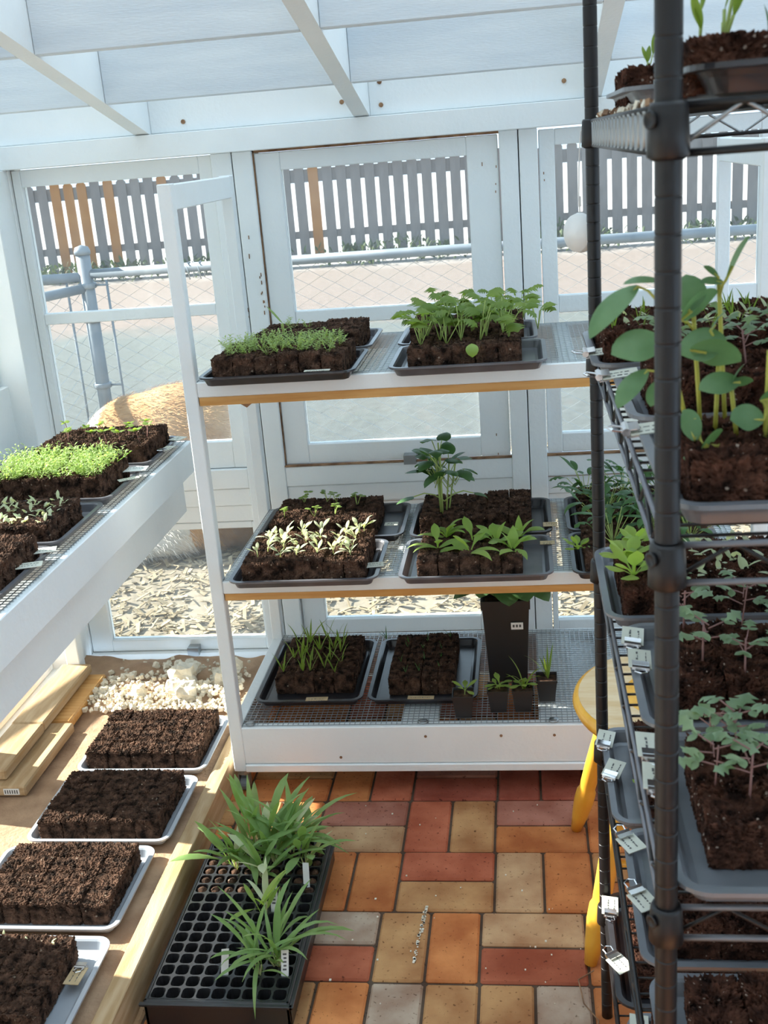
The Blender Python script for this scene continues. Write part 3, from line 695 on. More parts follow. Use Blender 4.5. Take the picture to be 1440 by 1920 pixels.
# ---- name tags and clips
def name_tag(x, y, z, rot, w=.05, d=.032, label='', m='card', clip=True, clipdir=None, name='plant_label', scale=1):
    e = empty(name, (x, y, z), label, 'label', 'clipped tray labels' if clip else None); e.rotation_euler = rot; e.scale = (scale,)*3
    g = MB(); g.box(-w/2, w/2, -d/2, d/2, 0, .0012); c = g.build('card', M[m], e)
    g = MB(); rn = random.Random(int(x*1000+y*777))
    for r_ in range(2):
        xx = -w/2+.007
        while xx < w/2-.009:
            l = rn.uniform(.002, .006); yy = d/2-.010-r_*.010; g.box(xx, xx+l, yy-.0012, yy+.0012*rn.uniform(-.5, 1), .0013, .0016); xx += l+rn.uniform(.001, .003)
    g.build('handwriting', M['ink'], c)
    if clip:
        cx, cy = (-w/2, 0) if clipdir is None else clipdir
        g = MB(); g.tube([(cx-.004, cy-.010, .003), (cx-.004, cy+.010, .003)], .0042, 8); g.box(cx-.004, cx+.009, cy-.010, cy+.010, .0045, .0055); g.box(cx-.004, cx+.009, cy-.010, cy+.010, -.003, -.002)
        cb = g.build('bulldog_clip', M['steel'], e)
        g = MB(); g.tube([(cx-.006, cy-.006, .003), (cx-.017, cy-.007, .006), (cx-.021, cy, .007), (cx-.017, cy+.007, .006), (cx-.006, cy+.006, .003)], .0011, 5); g.build('clip_handle', M['steel'], cb)
    return e

# ------------------------------------------------------------------ top shelf of the white unit
Z1 = 1.040
G = 'trays on the top shelf of the white unit'
tray(-.695, -.355, 2.275, 2.545, Z1, 'grey tray at the front left of the top shelf under feathery seedlings', G, 'tray_dark')
tray(-.695, -.355, 2.562, 2.832, Z1, 'grey tray behind the front left tray on the top shelf', G)
tray(-.285, .045, 2.275, 2.545, Z1, 'grey tray at the front of the top shelf under lobed kale seedlings', G)
tray(-.295, .030, 2.560, 2.825, Z1, 'grey tray behind the kale tray on the top shelf', G)
slab(-.668, -.383, 2.305, 2.520, Z1+.003, 'front left slab of soil blocks on the top shelf with feathery seedlings', nx=6, ny=4, h=.052)
slab(-.640, -.385, 2.585, 2.79, Z1+.003, 'rear left slab of soil blocks on the top shelf', nx=5, ny=4, h=.052)
slab(-.245, -.008, 2.300, 2.500, Z1+.003, 'front slab of soil blocks on the top shelf below kale seedlings', nx=5, ny=4, h=.052)
slab(-.265, -.002, 2.59, 2.79, Z1+.003, 'rear right slab of soil blocks on the top shelf behind the kale', nx=5, ny=4, h=.05)
field('feather', -.655, -.395, 2.33, 2.51, Z1+.048, 9, 5, 'feathery_seedling', 'small feathery green seedling on the front left top shelf slab', 'feathery seedlings, top shelf front left', s=.85)
field('feather', -.62, -.395, 2.60, 2.77, Z1+.048, 5, 3, 'feathery_seedling', 'small feathery seedling on the rear left top shelf slab', 'feathery seedlings, top shelf rear left', s=.7, keep=.7)
sow('spike', -.565, 2.60, Z1+.05, 'weed_seedling', 'single tall thin seedling standing above the rear left top shelf slab', None, s=2.2)
field('kale', -.235, -.018, 2.33, 2.49, Z1+.05, 5, 3, 'kale_seedling', 'lobed kale seedling on the front right top shelf slab', 'kale seedlings on the top shelf', s=1.2)
field('kale', -.24, .02, 2.60, 2.78, Z1+.048, 4, 2, 'kale_seedling', 'lobed kale seedling on the rear right top shelf slab', 'kale seedlings at the back of the top shelf', s=1.0)
sow('kale', .03, 2.50, Z1+.05, 'kale_seedling', 'kale seedling leaning out over the right edge of its top shelf tray', None, s=1.2)
e = MB(); leaf(e, (0, 0, .0), -1.5, .6, .06, .024, 'spoon', bend=1.9, ns=10); o = e.build('drooping_leaf', M['leaf_b'], smooth=True, label='bright green leaf drooping over the front of the kale slab', cat='leaf'); o.location = (-.11, 2.315, 1.093)
name_tag(-.435, 2.289, Z1+.0235, (0, 0, 0), .055, .014, 'small white label lying on the front rim of the left top shelf tray', clip=False)

# ------------------------------------------------------------------ middle shelf
Z2 = .568
G = 'trays on the middle shelf of the white unit'
tray(-.690, -.345, 2.288, 2.553, Z2, 'grey tray at the front left of the middle shelf holding pale backlit seedlings', G)
tray(-.690, -.315, 2.572, 2.837, Z2, 'dark tray at the back left of the middle shelf', G, 'tray_dark')
tray(-.300, .045, 2.285, 2.545, Z2, 'grey tray at the front centre of the middle shelf under broad leafy greens', G)
tray(-.300, .050, 2.56, 2.835, Z2, 'dark tray behind the broad leafy greens on the middle shelf', G, 'tray_dark')
tray(.085, .425, 2.285, 2.555, Z2, 'dark tray at the right end of the middle shelf below lush greens', G, 'tray_dark')
tray(.085, .425, 2.565, 2.835, Z2, 'dark tray at the back right of the middle shelf', G, 'tray_dark')
slab(-.662, -.376, 2.318, 2.530, Z2+.003, 'sunlit slab of soil blocks with pale seedlings on the middle shelf', nx=6, ny=4, h=.053)
slab(-.655, -.385, 2.60, 2.80, Z2+.003, 'rear left slab of soil blocks on the middle shelf with a few clover-like sprouts', nx=6, ny=4, h=.053)
slab(-.258, -.022, 2.32, 2.52, Z2+.003, 'front centre slab of soil blocks on the middle shelf under broad leaves', nx=5, ny=4, h=.048)
slab(-.275, .0, 2.60, 2.80, Z2+.003, 'rear centre slab of soil blocks on the middle shelf', nx=5, ny=4, h=.05)
slab(.115, .40, 2.32, 2.53, Z2+.003, 'right end slab of soil blocks on the middle shelf', nx=5, ny=4, h=.05)
slab(.115, .40, 2.60, 2.80, Z2+.003, 'back right slab of soil blocks on the middle shelf', nx=5, ny=4, h=.05)
field('pale', -.645, -.39, 2.34, 2.52, Z2+.053, 6, 4, 'pale_seedling', 'pale narrow-leaved seedling glowing in sun on the middle shelf', 'pale seedlings on the middle shelf', s=1.0)
sow('pale', -.40, 2.515, Z2+.055, 'pale_seedling', 'tallest pale seedling at the back right corner of the sunlit slab', None, s=1.35)
field('clover', -.64, -.40, 2.62, 2.79, Z2+.052, 4, 2, 'clover_sprout', 'small rounded sprout on the rear left slab of the middle shelf', 'sprouts on the rear left slab', s=1.1, keep=.9)
sow('broccoli', -.215, 2.655, Z2+.05, 'broccoli_seedlings', 'tall dark-leaved broccoli seedlings standing at the centre back of the middle shelf', None, 'plant', s=1.5, var=1, rz_=.3)
for i, (x, y) in enumerate(((-.215, 2.40), (-.135, 2.43), (-.14, 2.36), (-.085, 2.42), (-.045, 2.37), (-.20, 2.47), (-.03, 2.45))):
    sow('lettuce', x, y, Z2+.048, 'lettuce_seedling', 'bright broad-leaved seedling in the front centre tray of the middle shelf', 'broad-leaved greens on the middle shelf', s=1.05)
field('lush', .12, .38, 2.34, 2.78, Z2+.05, 3, 4, 'salad_plant', 'dark leafy salad plant at the right end of the middle shelf', 'lush salad greens on the middle shelf', s=1.25)
sow('rosette', .10, 2.36, Z2+.05, 'lettuce_seedling', 'bright rounded-leaf seedling at the left edge of the lush greens tray', None, s=1.1)
name_tag(-.362, 2.37, Z2+.0235, (0, 0, .15), .045, .03, 'white label clipped to the right rim of the sunlit middle shelf tray', clip=True)
name_tag(-.352, 2.655, Z2+.0235, (0, 0, .0), .034, .024, 'grey label clipped to the rear left middle shelf tray', clip=False)
name_tag(.045, 2.61, Z2+.0235, (0, 0, 0), .034, .03, 'tan wooden tag on the rim of the rear centre middle shelf tray', m='card_tan', clip=False)
name_tag(.035, 2.48, Z2+.0235, (0, 0, 0), .034, .022, 'tan wooden tag on the rim of the front centre middle shelf tray', m='card_tan', clip=False)

# ------------------------------------------------------------------ bottom shelf
Z3 = .1865
G = 'trays on the bottom of the white unit'
tray(-.705, -.432, 2.44, 2.80, Z3, 'left dark tray on the bottom mesh with upright seedlings', G, 'tray_dark')
tray(-.420, -.147, 2.44, 2.80, Z3, 'right dark tray on the bottom mesh beside the tall nursery pot', G, 'tray_dark')
slab(-.665, -.462, 2.515, 2.765, Z3+.003, 'soil blocks in the left bottom tray with upright seedlings', nx=4, ny=5, h=.047)
slab(-.372, -.205, 2.50, 2.765, Z3+.003, 'soil blocks in the right bottom tray with thin sprouts', nx=4, ny=5, h=.047)
field('grassy', -.655, -.49, 2.53, 2.76, Z3+.047, 5, 4, 'upright_seedling', 'upright narrow green seedling in the left bottom tray', 'upright seedlings in the bottom tray', keep=.9)
sow('thin', -.40, 2.81-.07, Z3+.047, 'thin_sprout', 'taller thin sprout at the back right of the left bottom tray', None, s=1.8)
field('thin', -.36, -.215, 2.52, 2.76, Z3+.047, 3, 4, 'thin_sprout', 'thin dark sprout in the right bottom tray', 'thin sprouts in the bottom tray', keep=.9)
name_tag(-.545, 2.447, Z3+.0235, (0, 0, .03), .055, .018, 'tan wooden tag on the front rim of the left bottom tray', m='card_tan', clip=False)
name_tag(-.285, 2.447, Z3+.0235, (0, 0, -.03), .065, .016, 'tan wooden tag on the front rim of the right bottom tray', m='card_tan', clip=False)

# tall nursery pot with squash plant, small square pots
def square_pot(x, y, z, w, h, label, group, soil_h=.9, wb=.8):
    e = empty('nursery_pot', (x, y, z), label, 'pot', group); g = MB()
    def ring(s, zz): a = s/2; return [(-a, -a, zz), (a, -a, zz), (a, a, zz), (-a, a, zz)]
    rs = [ring(w*wb, 0), ring(w*.98, h*.9), ring(w*1.03, h*.9), ring(w*1.04, h), ring(w*.97, h), ring(w*.92, h*.86)]
    vs = [v for r_ in rs for v in r_]; fs = [(3, 2, 1, 0)]
    for i in range(5):
        for j in range(4): fs.append((i*4+j, i*4+(j+1) % 4, (i+1)*4+(j+1) % 4, (i+1)*4+j))
    fs.append((20, 21, 22, 23)); g.add(vs, fs); g.build('pot_wall', M['pot'], e)
    g = MB(); a = w*.45; g.add([(-a, -a, h*soil_h), (a, -a, h*soil_h), (a, a, h*soil_h), (-a, a, h*soil_h)], [(0, 1, 2, 3)]); g.build('potting_soil', M['soil'], e); return e
tp = square_pot(-.072, 2.62, Z3, .118, .225, 'tall black square nursery pot with a white sticker on the bottom shelf', None)
g = MB(); g.box(.012, .042, -.0625, -.0600, .150, .168, Matrix.Rotation(.0, 4, 'X')); st = g.build('sticker', M['plastic_white'], tp, label='small white price sticker')
g = MB()
for i in range(3): g.box(.016+i*.008, .021+i*.008, -.0629, -.0625, .156, .163)
g.build('print', M['ink'], st)
sq = empty('squash_plant', (-.072, 2.62, Z3+.20), 'broad dark-leaved squash plant growing in the tall nursery pot', 'plant')
g = MB()
for i in range(11):
    a = i*2.4; q = Vector((math.cos(a)*.075, math.sin(a)*.06, .05+.012*(i % 4))); stem(g, (0, 0, 0), q, .0025)
g.build('stem', M['stem'], sq, True)
for i in range(11):
    a = i*2.4; q = Vector((math.cos(a)*.075, math.sin(a)*.06, .05+.012*(i % 4))); g = MB(); leaf(g, q, a, .1-.15*(i % 3), .07, .075, 'heart', bend=.8, ns=8, fold=.15); g.build('leaf', M['leaf_d'], sq, True)
for i, (x, y, kd, lab) in enumerate(((-.178, 2.405, 'sprig', 'leftmost small square pot at the front edge of the bottom shelf'), (-.095, 2.43, 'blade', 'second small square pot from the left below the tall nursery pot'),
                                     (-.036, 2.43, 'blade', 'third small square pot from the left holding a bladed seedling'), (.022, 2.48, 'grassy', 'rightmost small square pot beside the tall nursery pot'))):
    square_pot(x, y, Z3, .05, .058, lab, 'small square pots', wb=.75)
    if kd == 'blade': sow('sprig', x, y, Z3+.05, 'potted_seedling', ['', 'sprig seedling with short blades in the second small pot', 'sprig seedling with long blades in the third small pot'][i], None, s=1.1)
    sow(kd if i != 1 else 'sprig', x+.004, y, Z3+.05, 'potted_seedling', ['four-leaved seedling in the leftmost small pot', 'leafy seedling in the second small pot', 'long bladed seedling in the third small pot', 'narrow-leaved seedling in the rightmost small pot'][i], None, s=1.2)

# ------------------------------------------------------------------ bench trays on the left
ZB = .7795
G = 'trays on the left wall bench'
yb = [(2.575, 2.845), (2.29, 2.56), (2.0, 2.27), (1.715, 1.985)]
labs = ['farthest grey tray on the left bench beside the corner', 'second farthest grey tray on the left bench under pale feathery greens', 'third grey tray on the left bench with tiny sprouts', 'nearest visible grey tray on the left bench with bare soil']
sl_l = ['slab of soil blocks at the far end of the left bench', 'slab of soil blocks under feathery greens on the left bench', 'loose row of soil blocks with tiny sprouts on the left bench', 'bare slab of soil blocks nearest the camera on the left bench']
xr = [-.952, -.965, -.955, -.955]
for i, (a, b) in enumerate(yb):
    tray(-1.272, -.932 if i else -.930, a, b, ZB, labs[i], G)
    if i == 2: slab(-1.245, xr[i]-.01, a+.02, b-.06, ZB+.003, sl_l[i], nx=5, ny=3, h=.05, gap=.004, cols=True)
    else: slab(-1.245, xr[i], a+.035, b-.03, ZB+.003, sl_l[i], nx=6, ny=4, h=.058 if i < 2 else .055)
field('twoleaf', -1.24, -.96, 2.62, 2.80, ZB+.058, 6, 3, 'brassica_seedling', 'purple-stemmed two-leaved seedling at the far end of the left bench', 'brassica seedlings on the left bench', s=1.25, keep=.8)
g = MB(); fr = random.Random(4)
for i in range(620):
    x = fr.uniform(-1.245, -.97); y = fr.uniform(2.33, 2.53); z0 = ZB+.055
    a = fr.uniform(0, 6.28); el = fr.uniform(.8, 1.5); L = fr.uniform(.02, .045); d = Vector((math.cos(a)*math.cos(el), math.sin(a)*math.cos(el), math.sin(el))); p = Vector((x, y, z0))
    g.tube([p, p+d*L], .0005, 3, cap=False)
    for k_ in range(5): leaf(g, p+d*L*(.3+.7*k_/4), a+(1 if k_ % 2 else -1)+fr.uniform(-.5, .5), fr.uniform(0, .9), fr.uniform(.007, .013), .0042, 'lance', ns=3)
g.build('feathery_greens', M['leaf_f'], label='dense pale green feathery seedlings on the second tray of the left bench', cat='seedlings', kind='stuff')
field('cress', -1.24, -.97, 2.03, 2.20, ZB+.052, 9, 5, 'tiny_sprout', 'tiny grey-green sprout on the third tray of the left bench', 'tiny sprouts on the left bench', s=1.0)
e = MB(); stem(e, (0, 0, 0), (.035, -.005, .022), .0007)
for k_ in range(7): leaf(e, (.010+.004*k_, -.001*k_, .006+.0028*k_), (1.2 if k_ % 2 else -1.4), .3, .009, .004, 'oval', ns=3)
o = e.build('fern_frond', M['leaf_b'], label='small yellow-green frond sticking out right of the feathery greens', cat='leaf'); o.location = (-.965, 2.45, ZB+.062); o.scale = (1.2,)*3
name_tag(-.925, 2.80, ZB+.024, (0, 0, 1.2), .040, .034, 'grey-blue card at the far corner of the farthest bench tray', clip=False)
name_tag(-.925, 2.70, ZB+.024, (0, 0, 1.3), .045, .025, 'pale card on the right rim of the farthest bench tray', clip=True)
name_tag(-.945, 2.505, ZB+.0265, (0, 0, .1), .06, .04, 'white card with ink marks on the feathery greens tray', m='plastic_white', clip=False)
name_tag(-.935, 2.43, ZB+.024, (0, 0, .6), .05, .02, 'pale card lying on the right rim below the white card', clip=False)
name_tag(-.945, 1.95, ZB+.024, (0, 0, .3), .05, .03, 'upper yellowish card on the right rim of the nearest bench tray', clip=True)
name_tag(-.94, 1.87, ZB+.024, (0, 0, .3), .05, .03, 'lower yellowish card on the right rim of the nearest bench tray', clip=False)

# ------------------------------------------------------------------ trays on the floor bed
ZF = .0715
G = 'trays on the sandy bed'
fb = [(2.312, 2.585, -1.145, -.812), (2.02, 2.290, -1.150, -.815), (1.73, 2.005, -1.175, -.832), (1.44, 1.712, -1.175, -.828)]
fl = ['pale tray at the far end of the sandy bed in front of the plaster rubble', 'second tray on the sandy bed, mostly in shade', 'third pale tray on the sandy bed, sunlit', 'nearest pale tray on the sandy bed with a tan tag on its rim']
fs_ = ['slab of soil blocks split into five columns in front of the rubble', 'shaded dark slab of soil blocks on the sandy bed', 'sunlit reddish slab of soil blocks on the third bed tray', 'nearest slab of soil blocks on the bed with a few sprouts']
sb = [(-1.125, -.838, 2.345, 2.565), (-1.125, -.845, 2.05, 2.265), (-1.135, -.860, 1.765, 1.975), (-1.16, -.885, 1.465, 1.675)]
for i, (a, b, x0, x1) in enumerate(fb):
    tray(x0, x1, a, b, ZF, fl[i], G, 'tray_pale'); x0, x1, y0, y1 = sb[i]
    slab(x0, x1, y0, y1, ZF+.003, fs_[i], nx=5, ny=4, h=.05, cols=(i == 0))
for x, y in ((-1.03, 1.665), (-.97, 1.66), (-.93, 1.655), (-1.05, 1.63)): sow('cress', x, y, ZF+.05, 'tiny_sprout', 'tiny pale sprout at the back edge of the nearest bed slab', 'sprouts on the nearest bed slab', s=.8)
name_tag(-.862, 1.60, ZF+.024, (0, 0, 1.5), .045, .03, 'tan wooden tag with a clip on the rim of the nearest bed tray', m='card_tan', clip=True, clipdir=(.0225, 0))

# ------------------------------------------------------------------ plug tray on the bricks
PX0, PX1, PY0, PY1, PH = -.735, -.462, 1.585, 2.085, .055
pt = empty('plug_tray', (0, 0, 0), 'black plastic plug tray of many square cells on the brick floor', 'tray')
ncx, ncy = 9, 16
cw, cd = (PX1-PX0-.016)/ncx, (PY1-PY0-.016)/ncy
g = MB()
vsi = {}
for i in range(ncx):
    for j in range(ncy):
        cx, cy = PX0+.008+(i+.5)*cw, PY0+.008+(j+.5)*cd; n = 12
        top = []; 
        o_ = [(cx+sx*cw/2, cy+sy*cd/2, PH) for sx, sy in ((1, 0), (1, 1), (0, 1), (-1, 1), (-1, 0), (-1, -1), (0, -1), (1, -1))]
        rr_ = [(x, y) for x, y in rrect(cw*.87, cd*.88, cw*.24, 2)]
        ring = [(cx+x, cy+y, PH) for x, y in rr_]; low = [(cx+x*.7, cy+y*.7, .01) for x, y in rr_]
        # frame as 4 quads strips: corner fans
        base_v = [(cx+cw/2, cy+cd/2, PH), (cx-cw/2, cy+cd/2, PH), (cx-cw/2, cy-cd/2, PH), (cx+cw/2, cy-cd/2, PH)]
        vs = base_v+ring+low; fs = []; 
        for c_ in range(4):
            for q in range(2): fs.append((c_, 4+c_*3+q+1, 4+c_*3+q))
            fs.append((c_, (c_+1) % 4, 4+((c_+1) % 4)*3, 4+c_*3+2))
        for q in range(12): fs.append((4+q, 4+(q+1) % 12, 16+(q+1) % 12, 16+q))
        fs.append(tuple(16+q for q in range(12))); g.add(vs, fs)
g.build('cell_grid', M['plug'], pt)
g = MB()
for a in ((PX0, PX0+.008, PY0, PY1), (PX1-.008, PX1, PY0, PY1), (PX0, PX1, PY0, PY0+.008), (PX0, PX1, PY1-.008, PY1)): g.bbox(*a, .0, PH+.001, .002)
g.bbox(PX0-.006, PX1+.006, PY0-.008, PY0, PH-.006, PH, .001); g.bbox(PX1, PX1+.008, PY0-.008, PY1, PH-.006, PH, .001)
g.build('tray_rim', M['plug'], pt)
g = MB(); r5 = random.Random(9)
for i in range(ncx):
    for j in range(10, ncy):
        if r5.random() < .9: cx, cy = PX0+.008+(i+.5)*cw, PY0+.008+(j+.5)*cd; g.lathe([(.012, PH-.010), (.009, PH-.002), (0, PH+.002)], 8, (cx, cy))
g.build('plug_soil', M['soil'], pt, True)
def clump(x, y, z, n, L, W, label, seed, droop=.8, m='lavender'):
    e = empty('perennial_clump', (x, y, z), label, 'plant'); rn = random.Random(seed)
    g = MB()
    for i in range(n//3): 
        q = Vector((rn.uniform(-.012, .012), rn.uniform(-.012, .012), rn.uniform(.015, .035))); stem(g, (q.x*.4, q.y*.4, 0), q, .0016)
    g.build('stem', M['leaf_p'], e, True)
    for i in range(n):
        g = MB(); a = rn.uniform(0, 6.28); leaf(g, (rn.uniform(-.01, .01), rn.uniform(-.01, .01), rn.uniform(0, .03)), a, rn.uniform(.5, 1.45), L*rn.uniform(.6, 1.15), W*rn.uniform(.7, 1.2), 'spoon' if rn.random() < .4 else 'lance', bend=rn.uniform(.2, droop), ns=7)
        g.build('leaf', M[m] if rn.random() > .12 else M['leaf_p'], e, True)
    return e
k_ = 0
for (x, y, n, L) in ((-.655, 1.98, 12, .10), (-.60, 2.03, 13, .12), (-.575, 2.00, 12, .10), (-.545, 2.04, 13, .12), (-.63, 2.05, 10, .12), (-.505, 1.99, 9, .10), (-.59, 1.95, 10, .085)):
    k_ += 1
    clump(x, y, PH, int(n*1.35), L*1.35, .0175, ['left edge clump with arching leaves at the back of the plug tray', 'tall leafy clump left of centre at the back of the plug tray', 'dense middle clump rooted in the back rows of the plug tray', 'tallest clump at the back edge of the plug tray near the shelf', 'rear left clump of the plug tray beside the bed board', 'right clump leaning over the bricks from the plug tray', 'shorter front clump of the back group in the plug tray'][k_-1], k_)
clump(-.505, 1.685, PH, 24, .155, .011, 'front clump of long narrow leaves at the near edge of the plug tray', 31, 1.3)
clump(-.535, 1.66, PH, 13, .13, .010, 'sparse pale-leaved clump beside the white stick at the near edge', 33, 1.6)
clump(-.56, 1.83, PH, 9, .09, .012, 'small bright sprig alone in the middle of the plug tray', 35, .9, 'leaf_b')
for i, (x, y, m_, lab) in enumerate(((-.492, 1.925, 'plastic_white', 'blank white plant stick standing at the right of the back clumps'), (-.545, 1.85, 'plastic_white', 'written white plant stick leaning in the middle of the plug tray'), (-.485, 1.66, 'plastic_white', 'white plant stick in the front clump'), (-.60, 1.66, 'plastic_white', 'white plant stick left of the front clump'))):
    e = empty('plant_stick', (x, y, PH), lab, 'label', 'white sticks in the plug tray'); e.rotation_euler = (-.35, .1*(i-1), .2*(i-1))
    g = MB(); g.box(-.007, .007, 0, .001, -.01, .045); s_ = g.build('stick', M[m_], e)
    if i in (1, 2):
        g = MB()
        for q in range(5): g.box(-.004+.0015*(q % 2), .003, -.0006, 0, .008+q*.007, .011+q*.007)
        g.build('handwriting', M['ink'], s_)

# ------------------------------------------------------------------ wooden stool
SCX, SCY, SZ = .27, 1.935, .48
st = empty('wooden_stool', (SCX, SCY, 0), 'low round pine stool with honey varnished turned legs', 'stool')
g = MB(); g.lathe([(.185, SZ-.032), (.20, SZ-.026), (.205, SZ-.014), (.202, SZ-.004), (.194, SZ)], 56); g.build('seat_rim', M['stool'], st, True)
g = MB(); g.lathe([(.1935, SZ-.004), (.1935, SZ+.0008), (.0, SZ-.001)], 56); g.build('seat', M['stool_seat'], st)
feet = [(-.195, .268), (-.19, -.170), (.20, -.17), (.20, .22)]
for (x, y) in feet:
    g = MB(); p0 = Vector((x*.55, y*.55, SZ-.03)); p1 = Vector((x, y, 0.002)); ts = (0, .1, .3, .55, .68, .72, .74, .80, .9, 1); rs = (.012, .014, .017, .0185, .018, .0175, .0215, .022, .018, .012)
    g.tube([p0+(p1-p0)*t for t in ts], list(rs), 16); g.build('leg', M['stool'], st, True)
for a, b in ((0, 3), (1, 2)):
    g = MB(); pa = Vector((feet[a][0]*.8, feet[a][1]*.8, .2)); pb = Vector((feet[b][0]*.8, feet[b][1]*.8, .2)); g.tube([pa, (pa+pb)/2, pb], [.008, .011, .008], 10); g.build('stretcher', M['stool'], st, True)
g = MB(); g.tube([(.085, 1.745, .003), (.055, 1.72, .003), (.062, 1.66, .003), (.085, 1.62, .003), (.075, 1.53, .003), (.072, 1.46, .003)], .0012, 6); g.build('thin_wire', M['brown_gap'], label='thin dark wire curling over the bricks from the stool foot', cat='wire')

g = MB(); rc = random.Random(14)
for i in range(60):
    t = rc.random(); x, y = -.245+t*-.012+rc.uniform(-.003, .003), 1.93-t*.17; s_ = rc.uniform(.0008, .003)
    g.box(x-s_, x+s_, y-s_, y+s_, .0005, .0018)
for i in range(35):
    x, y = rc.uniform(-.42, .08), rc.uniform(1.45, 2.3); s_ = rc.uniform(.0006, .0022); g.box(x-s_, x+s_, y-s_, y+s_*1.5, .0005, .002)
g.build('floor_crumbs', M['plaster'], label='pale crumbs and dried drips scattered on the brick floor', cat='crumbs', kind='stuff')

# ------------------------------------------------------------------ black wire rack on the right
RX0, RX1, RY0, RY1 = .1015, .50, .815, 1.635
rack = empty('wire_rack', (0, 0, 0), 'black wire shelving rack standing on the right, full of seedling trays', 'rack')
SHZ = [1.500, 1.185, .857, .540, .222]
for (x, y) in ((RX0, RY0), (RX0, RY1), (RX1, RY0), (RX1, RY1)):
    g = MB(); r_ = .0095
    pf_ = [(0, 0), (r_, 0)]; z = .03
    while z < 1.97: pf_ += [(r_, z-.0020), (r_, z-.0010), (r_*.95, z-.0005), (r_*.95, z+.0005), (r_, z+.0010), (r_, z+.0020)]; z += .0254
    pf_ += [(r_, 1.98), (0, 1.98)]
    g.lathe(pf_, 24, (x, y)); po = g.build('post', M['black'], rack, False)
    for p_ in po.data.polygons: p_.use_smooth = abs(p_.normal.z) < .3
def zigzag(g, a, b, z0, z1, pitch, r):
    a, b = Vector(a), Vector(b); n = max(2, int((b-a).length/pitch)); pts = [a+(b-a)*i/n+Vector((0, 0, z1 if i % 2 else z0)) for i in range(n+1)]
    g.tube(pts, r, 5)
for si, z in enumerate(SHZ):
    g = MB(); mt = 'black'
    for (a, b) in (((RX0, RY0), (RX1, RY0)), ((RX0, RY1), (RX1, RY1)), ((RX0, RY0), (RX0, RY1)), ((RX1, RY0), (RX1, RY1))):
        g.tube([(*a, z+.011), (*b, z+.011)], .0028, 8); g.tube([(*a, z-.020), (*b, z-.020)], .0028, 8)
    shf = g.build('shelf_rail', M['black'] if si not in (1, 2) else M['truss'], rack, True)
    g = MB()
    for (a, b) in (((RX0, RY0), (RX1, RY0)), ((RX0, RY1), (RX1, RY1))): zigzag(g, (*a, 0), (*b, 0), z-.020, z+.011, .045, .002)
    for x in (RX0, RX1):
        if si == 0:
            y = RY0+.03; pts = []; q = 0
            while y < RY1-.02: pts += [(x, y, z-.019 if q % 2 == 0 else z+.010), (x, y+.004, z-.004), (x, y+.005, z+.010 if q % 2 == 0 else z-.019)]; y += .022; q += 1
            g.tube(pts, .0028, 6)
        else: zigzag(g, (x, RY0, 0), (x, RY1, 0), z-.020, z+.011, .05, .0022)
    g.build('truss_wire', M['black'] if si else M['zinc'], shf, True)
    g = MB(); y = RY0+.02
    while y < RY1: g.tube([(RX0, y, z+.011), (RX1, y, z+.011)], .0016, 5); y += .026
    for x in (.22, .36): g.tube([(x, RY0, z+.008), (x, RY1, z+.008)], .0025, 6)
    g.build('deck_wire', M['black'], shf, True)
    for (x, y) in ((RX0, RY0), (RX0, RY1), (RX1, RY0), (RX1, RY1)):
        g = MB(); g.lathe([(.0105, z-.024), (.0148, z-.021), (.0143, z-.005), (.0134, z+.011), (.0120, z+.014), (.0105, z+.014)], 20, (x, y)); cl = g.build('collar', M['black'], rack, True)
        if y == RY0:
            g = MB(); g.lathe([(.0, .0), (.006, .0006), (.0062, .0014), (.0045, .0018), (.004, .0010), (0, .001)], 16, mtx=Matrix.Translation((x-.0125, y-.0085, z+.003)) @ Euler((R(90), 0, R(-55))).to_matrix().to_4x4()); g.build('cast_mark', M['black'], cl, True)

# rack trays and soil
ZR = [z+.0145 for z in SHZ]
def rtray(si, y0, y1, x0, x1, tl, sl_, m='tray', sb_=None, nx=5, ny=4, h=.05, bm='soil_r'):
    tray(x0, x1, y0, y1, ZR[si], tl, 'trays on the black wire rack', m)
    if sb_: slab(sb_[0], sb_[1], sb_[2], sb_[3], ZR[si]+.003, sl_, nx=nx, ny=ny, h=h, m=bm)
rtray(0, .82, 1.08, .118, .46, 'dark tray nearest the camera on the top rack shelf', 'soil slab nearest the camera on the top rack shelf', 'tray_dark', (.122, .43, .86, 1.05), h=.036)
rtray(0, 1.16, 1.43, .104, .45, 'grey tray farther back on the top rack shelf', 'soil slab farther back on the top rack shelf', 'tray_rack', (.1135, .42, 1.24, 1.40), h=.038)
rtray(1, .83, 1.095, .105, .445, 'grey tray nearest the camera on the second rack shelf', 'soil slab under the big-leaved squash seedlings', 'tray_rack', (.125, .42, .850, .990), ny=3)
rtray(1, 1.115, 1.375, .102, .440, 'grey tray in the middle of the second rack shelf', 'soil slab in the middle of the second rack shelf', 'tray_rack', (.130, .42, 1.135, 1.30), ny=3)
rtray(1, 1.395, 1.665, .083, .425, 'grey tray at the far end of the second rack shelf', 'sunlit soil slab at the far end of the second rack shelf', 'tray_rack', (.100, .40, 1.42, 1.64), nx=6)
rtray(2, .80, 1.065, .108, .448, 'grey tray nearest the camera on the third rack shelf', 'mossy-edged soil slab nearest the camera on the third rack shelf', 'tray_rack', (.143, .42, .858, 1.010), ny=3, h=.045)
rtray(2, 1.075, 1.345, .110, .450, 'grey tray in the middle of the third rack shelf', 'soil slab in the middle of the third rack shelf', 'tray_rack', (.150, .42, 1.122, 1.285), ny=3, h=.045)
rtray(2, 1.36, 1.63, .092, .435, 'grey tray at the far end of the third rack shelf', 'soil slab with rosette seedlings at the far end of the third rack shelf', 'tray_rack', (.118, .41, 1.385, 1.57), nx=5, h=.045)
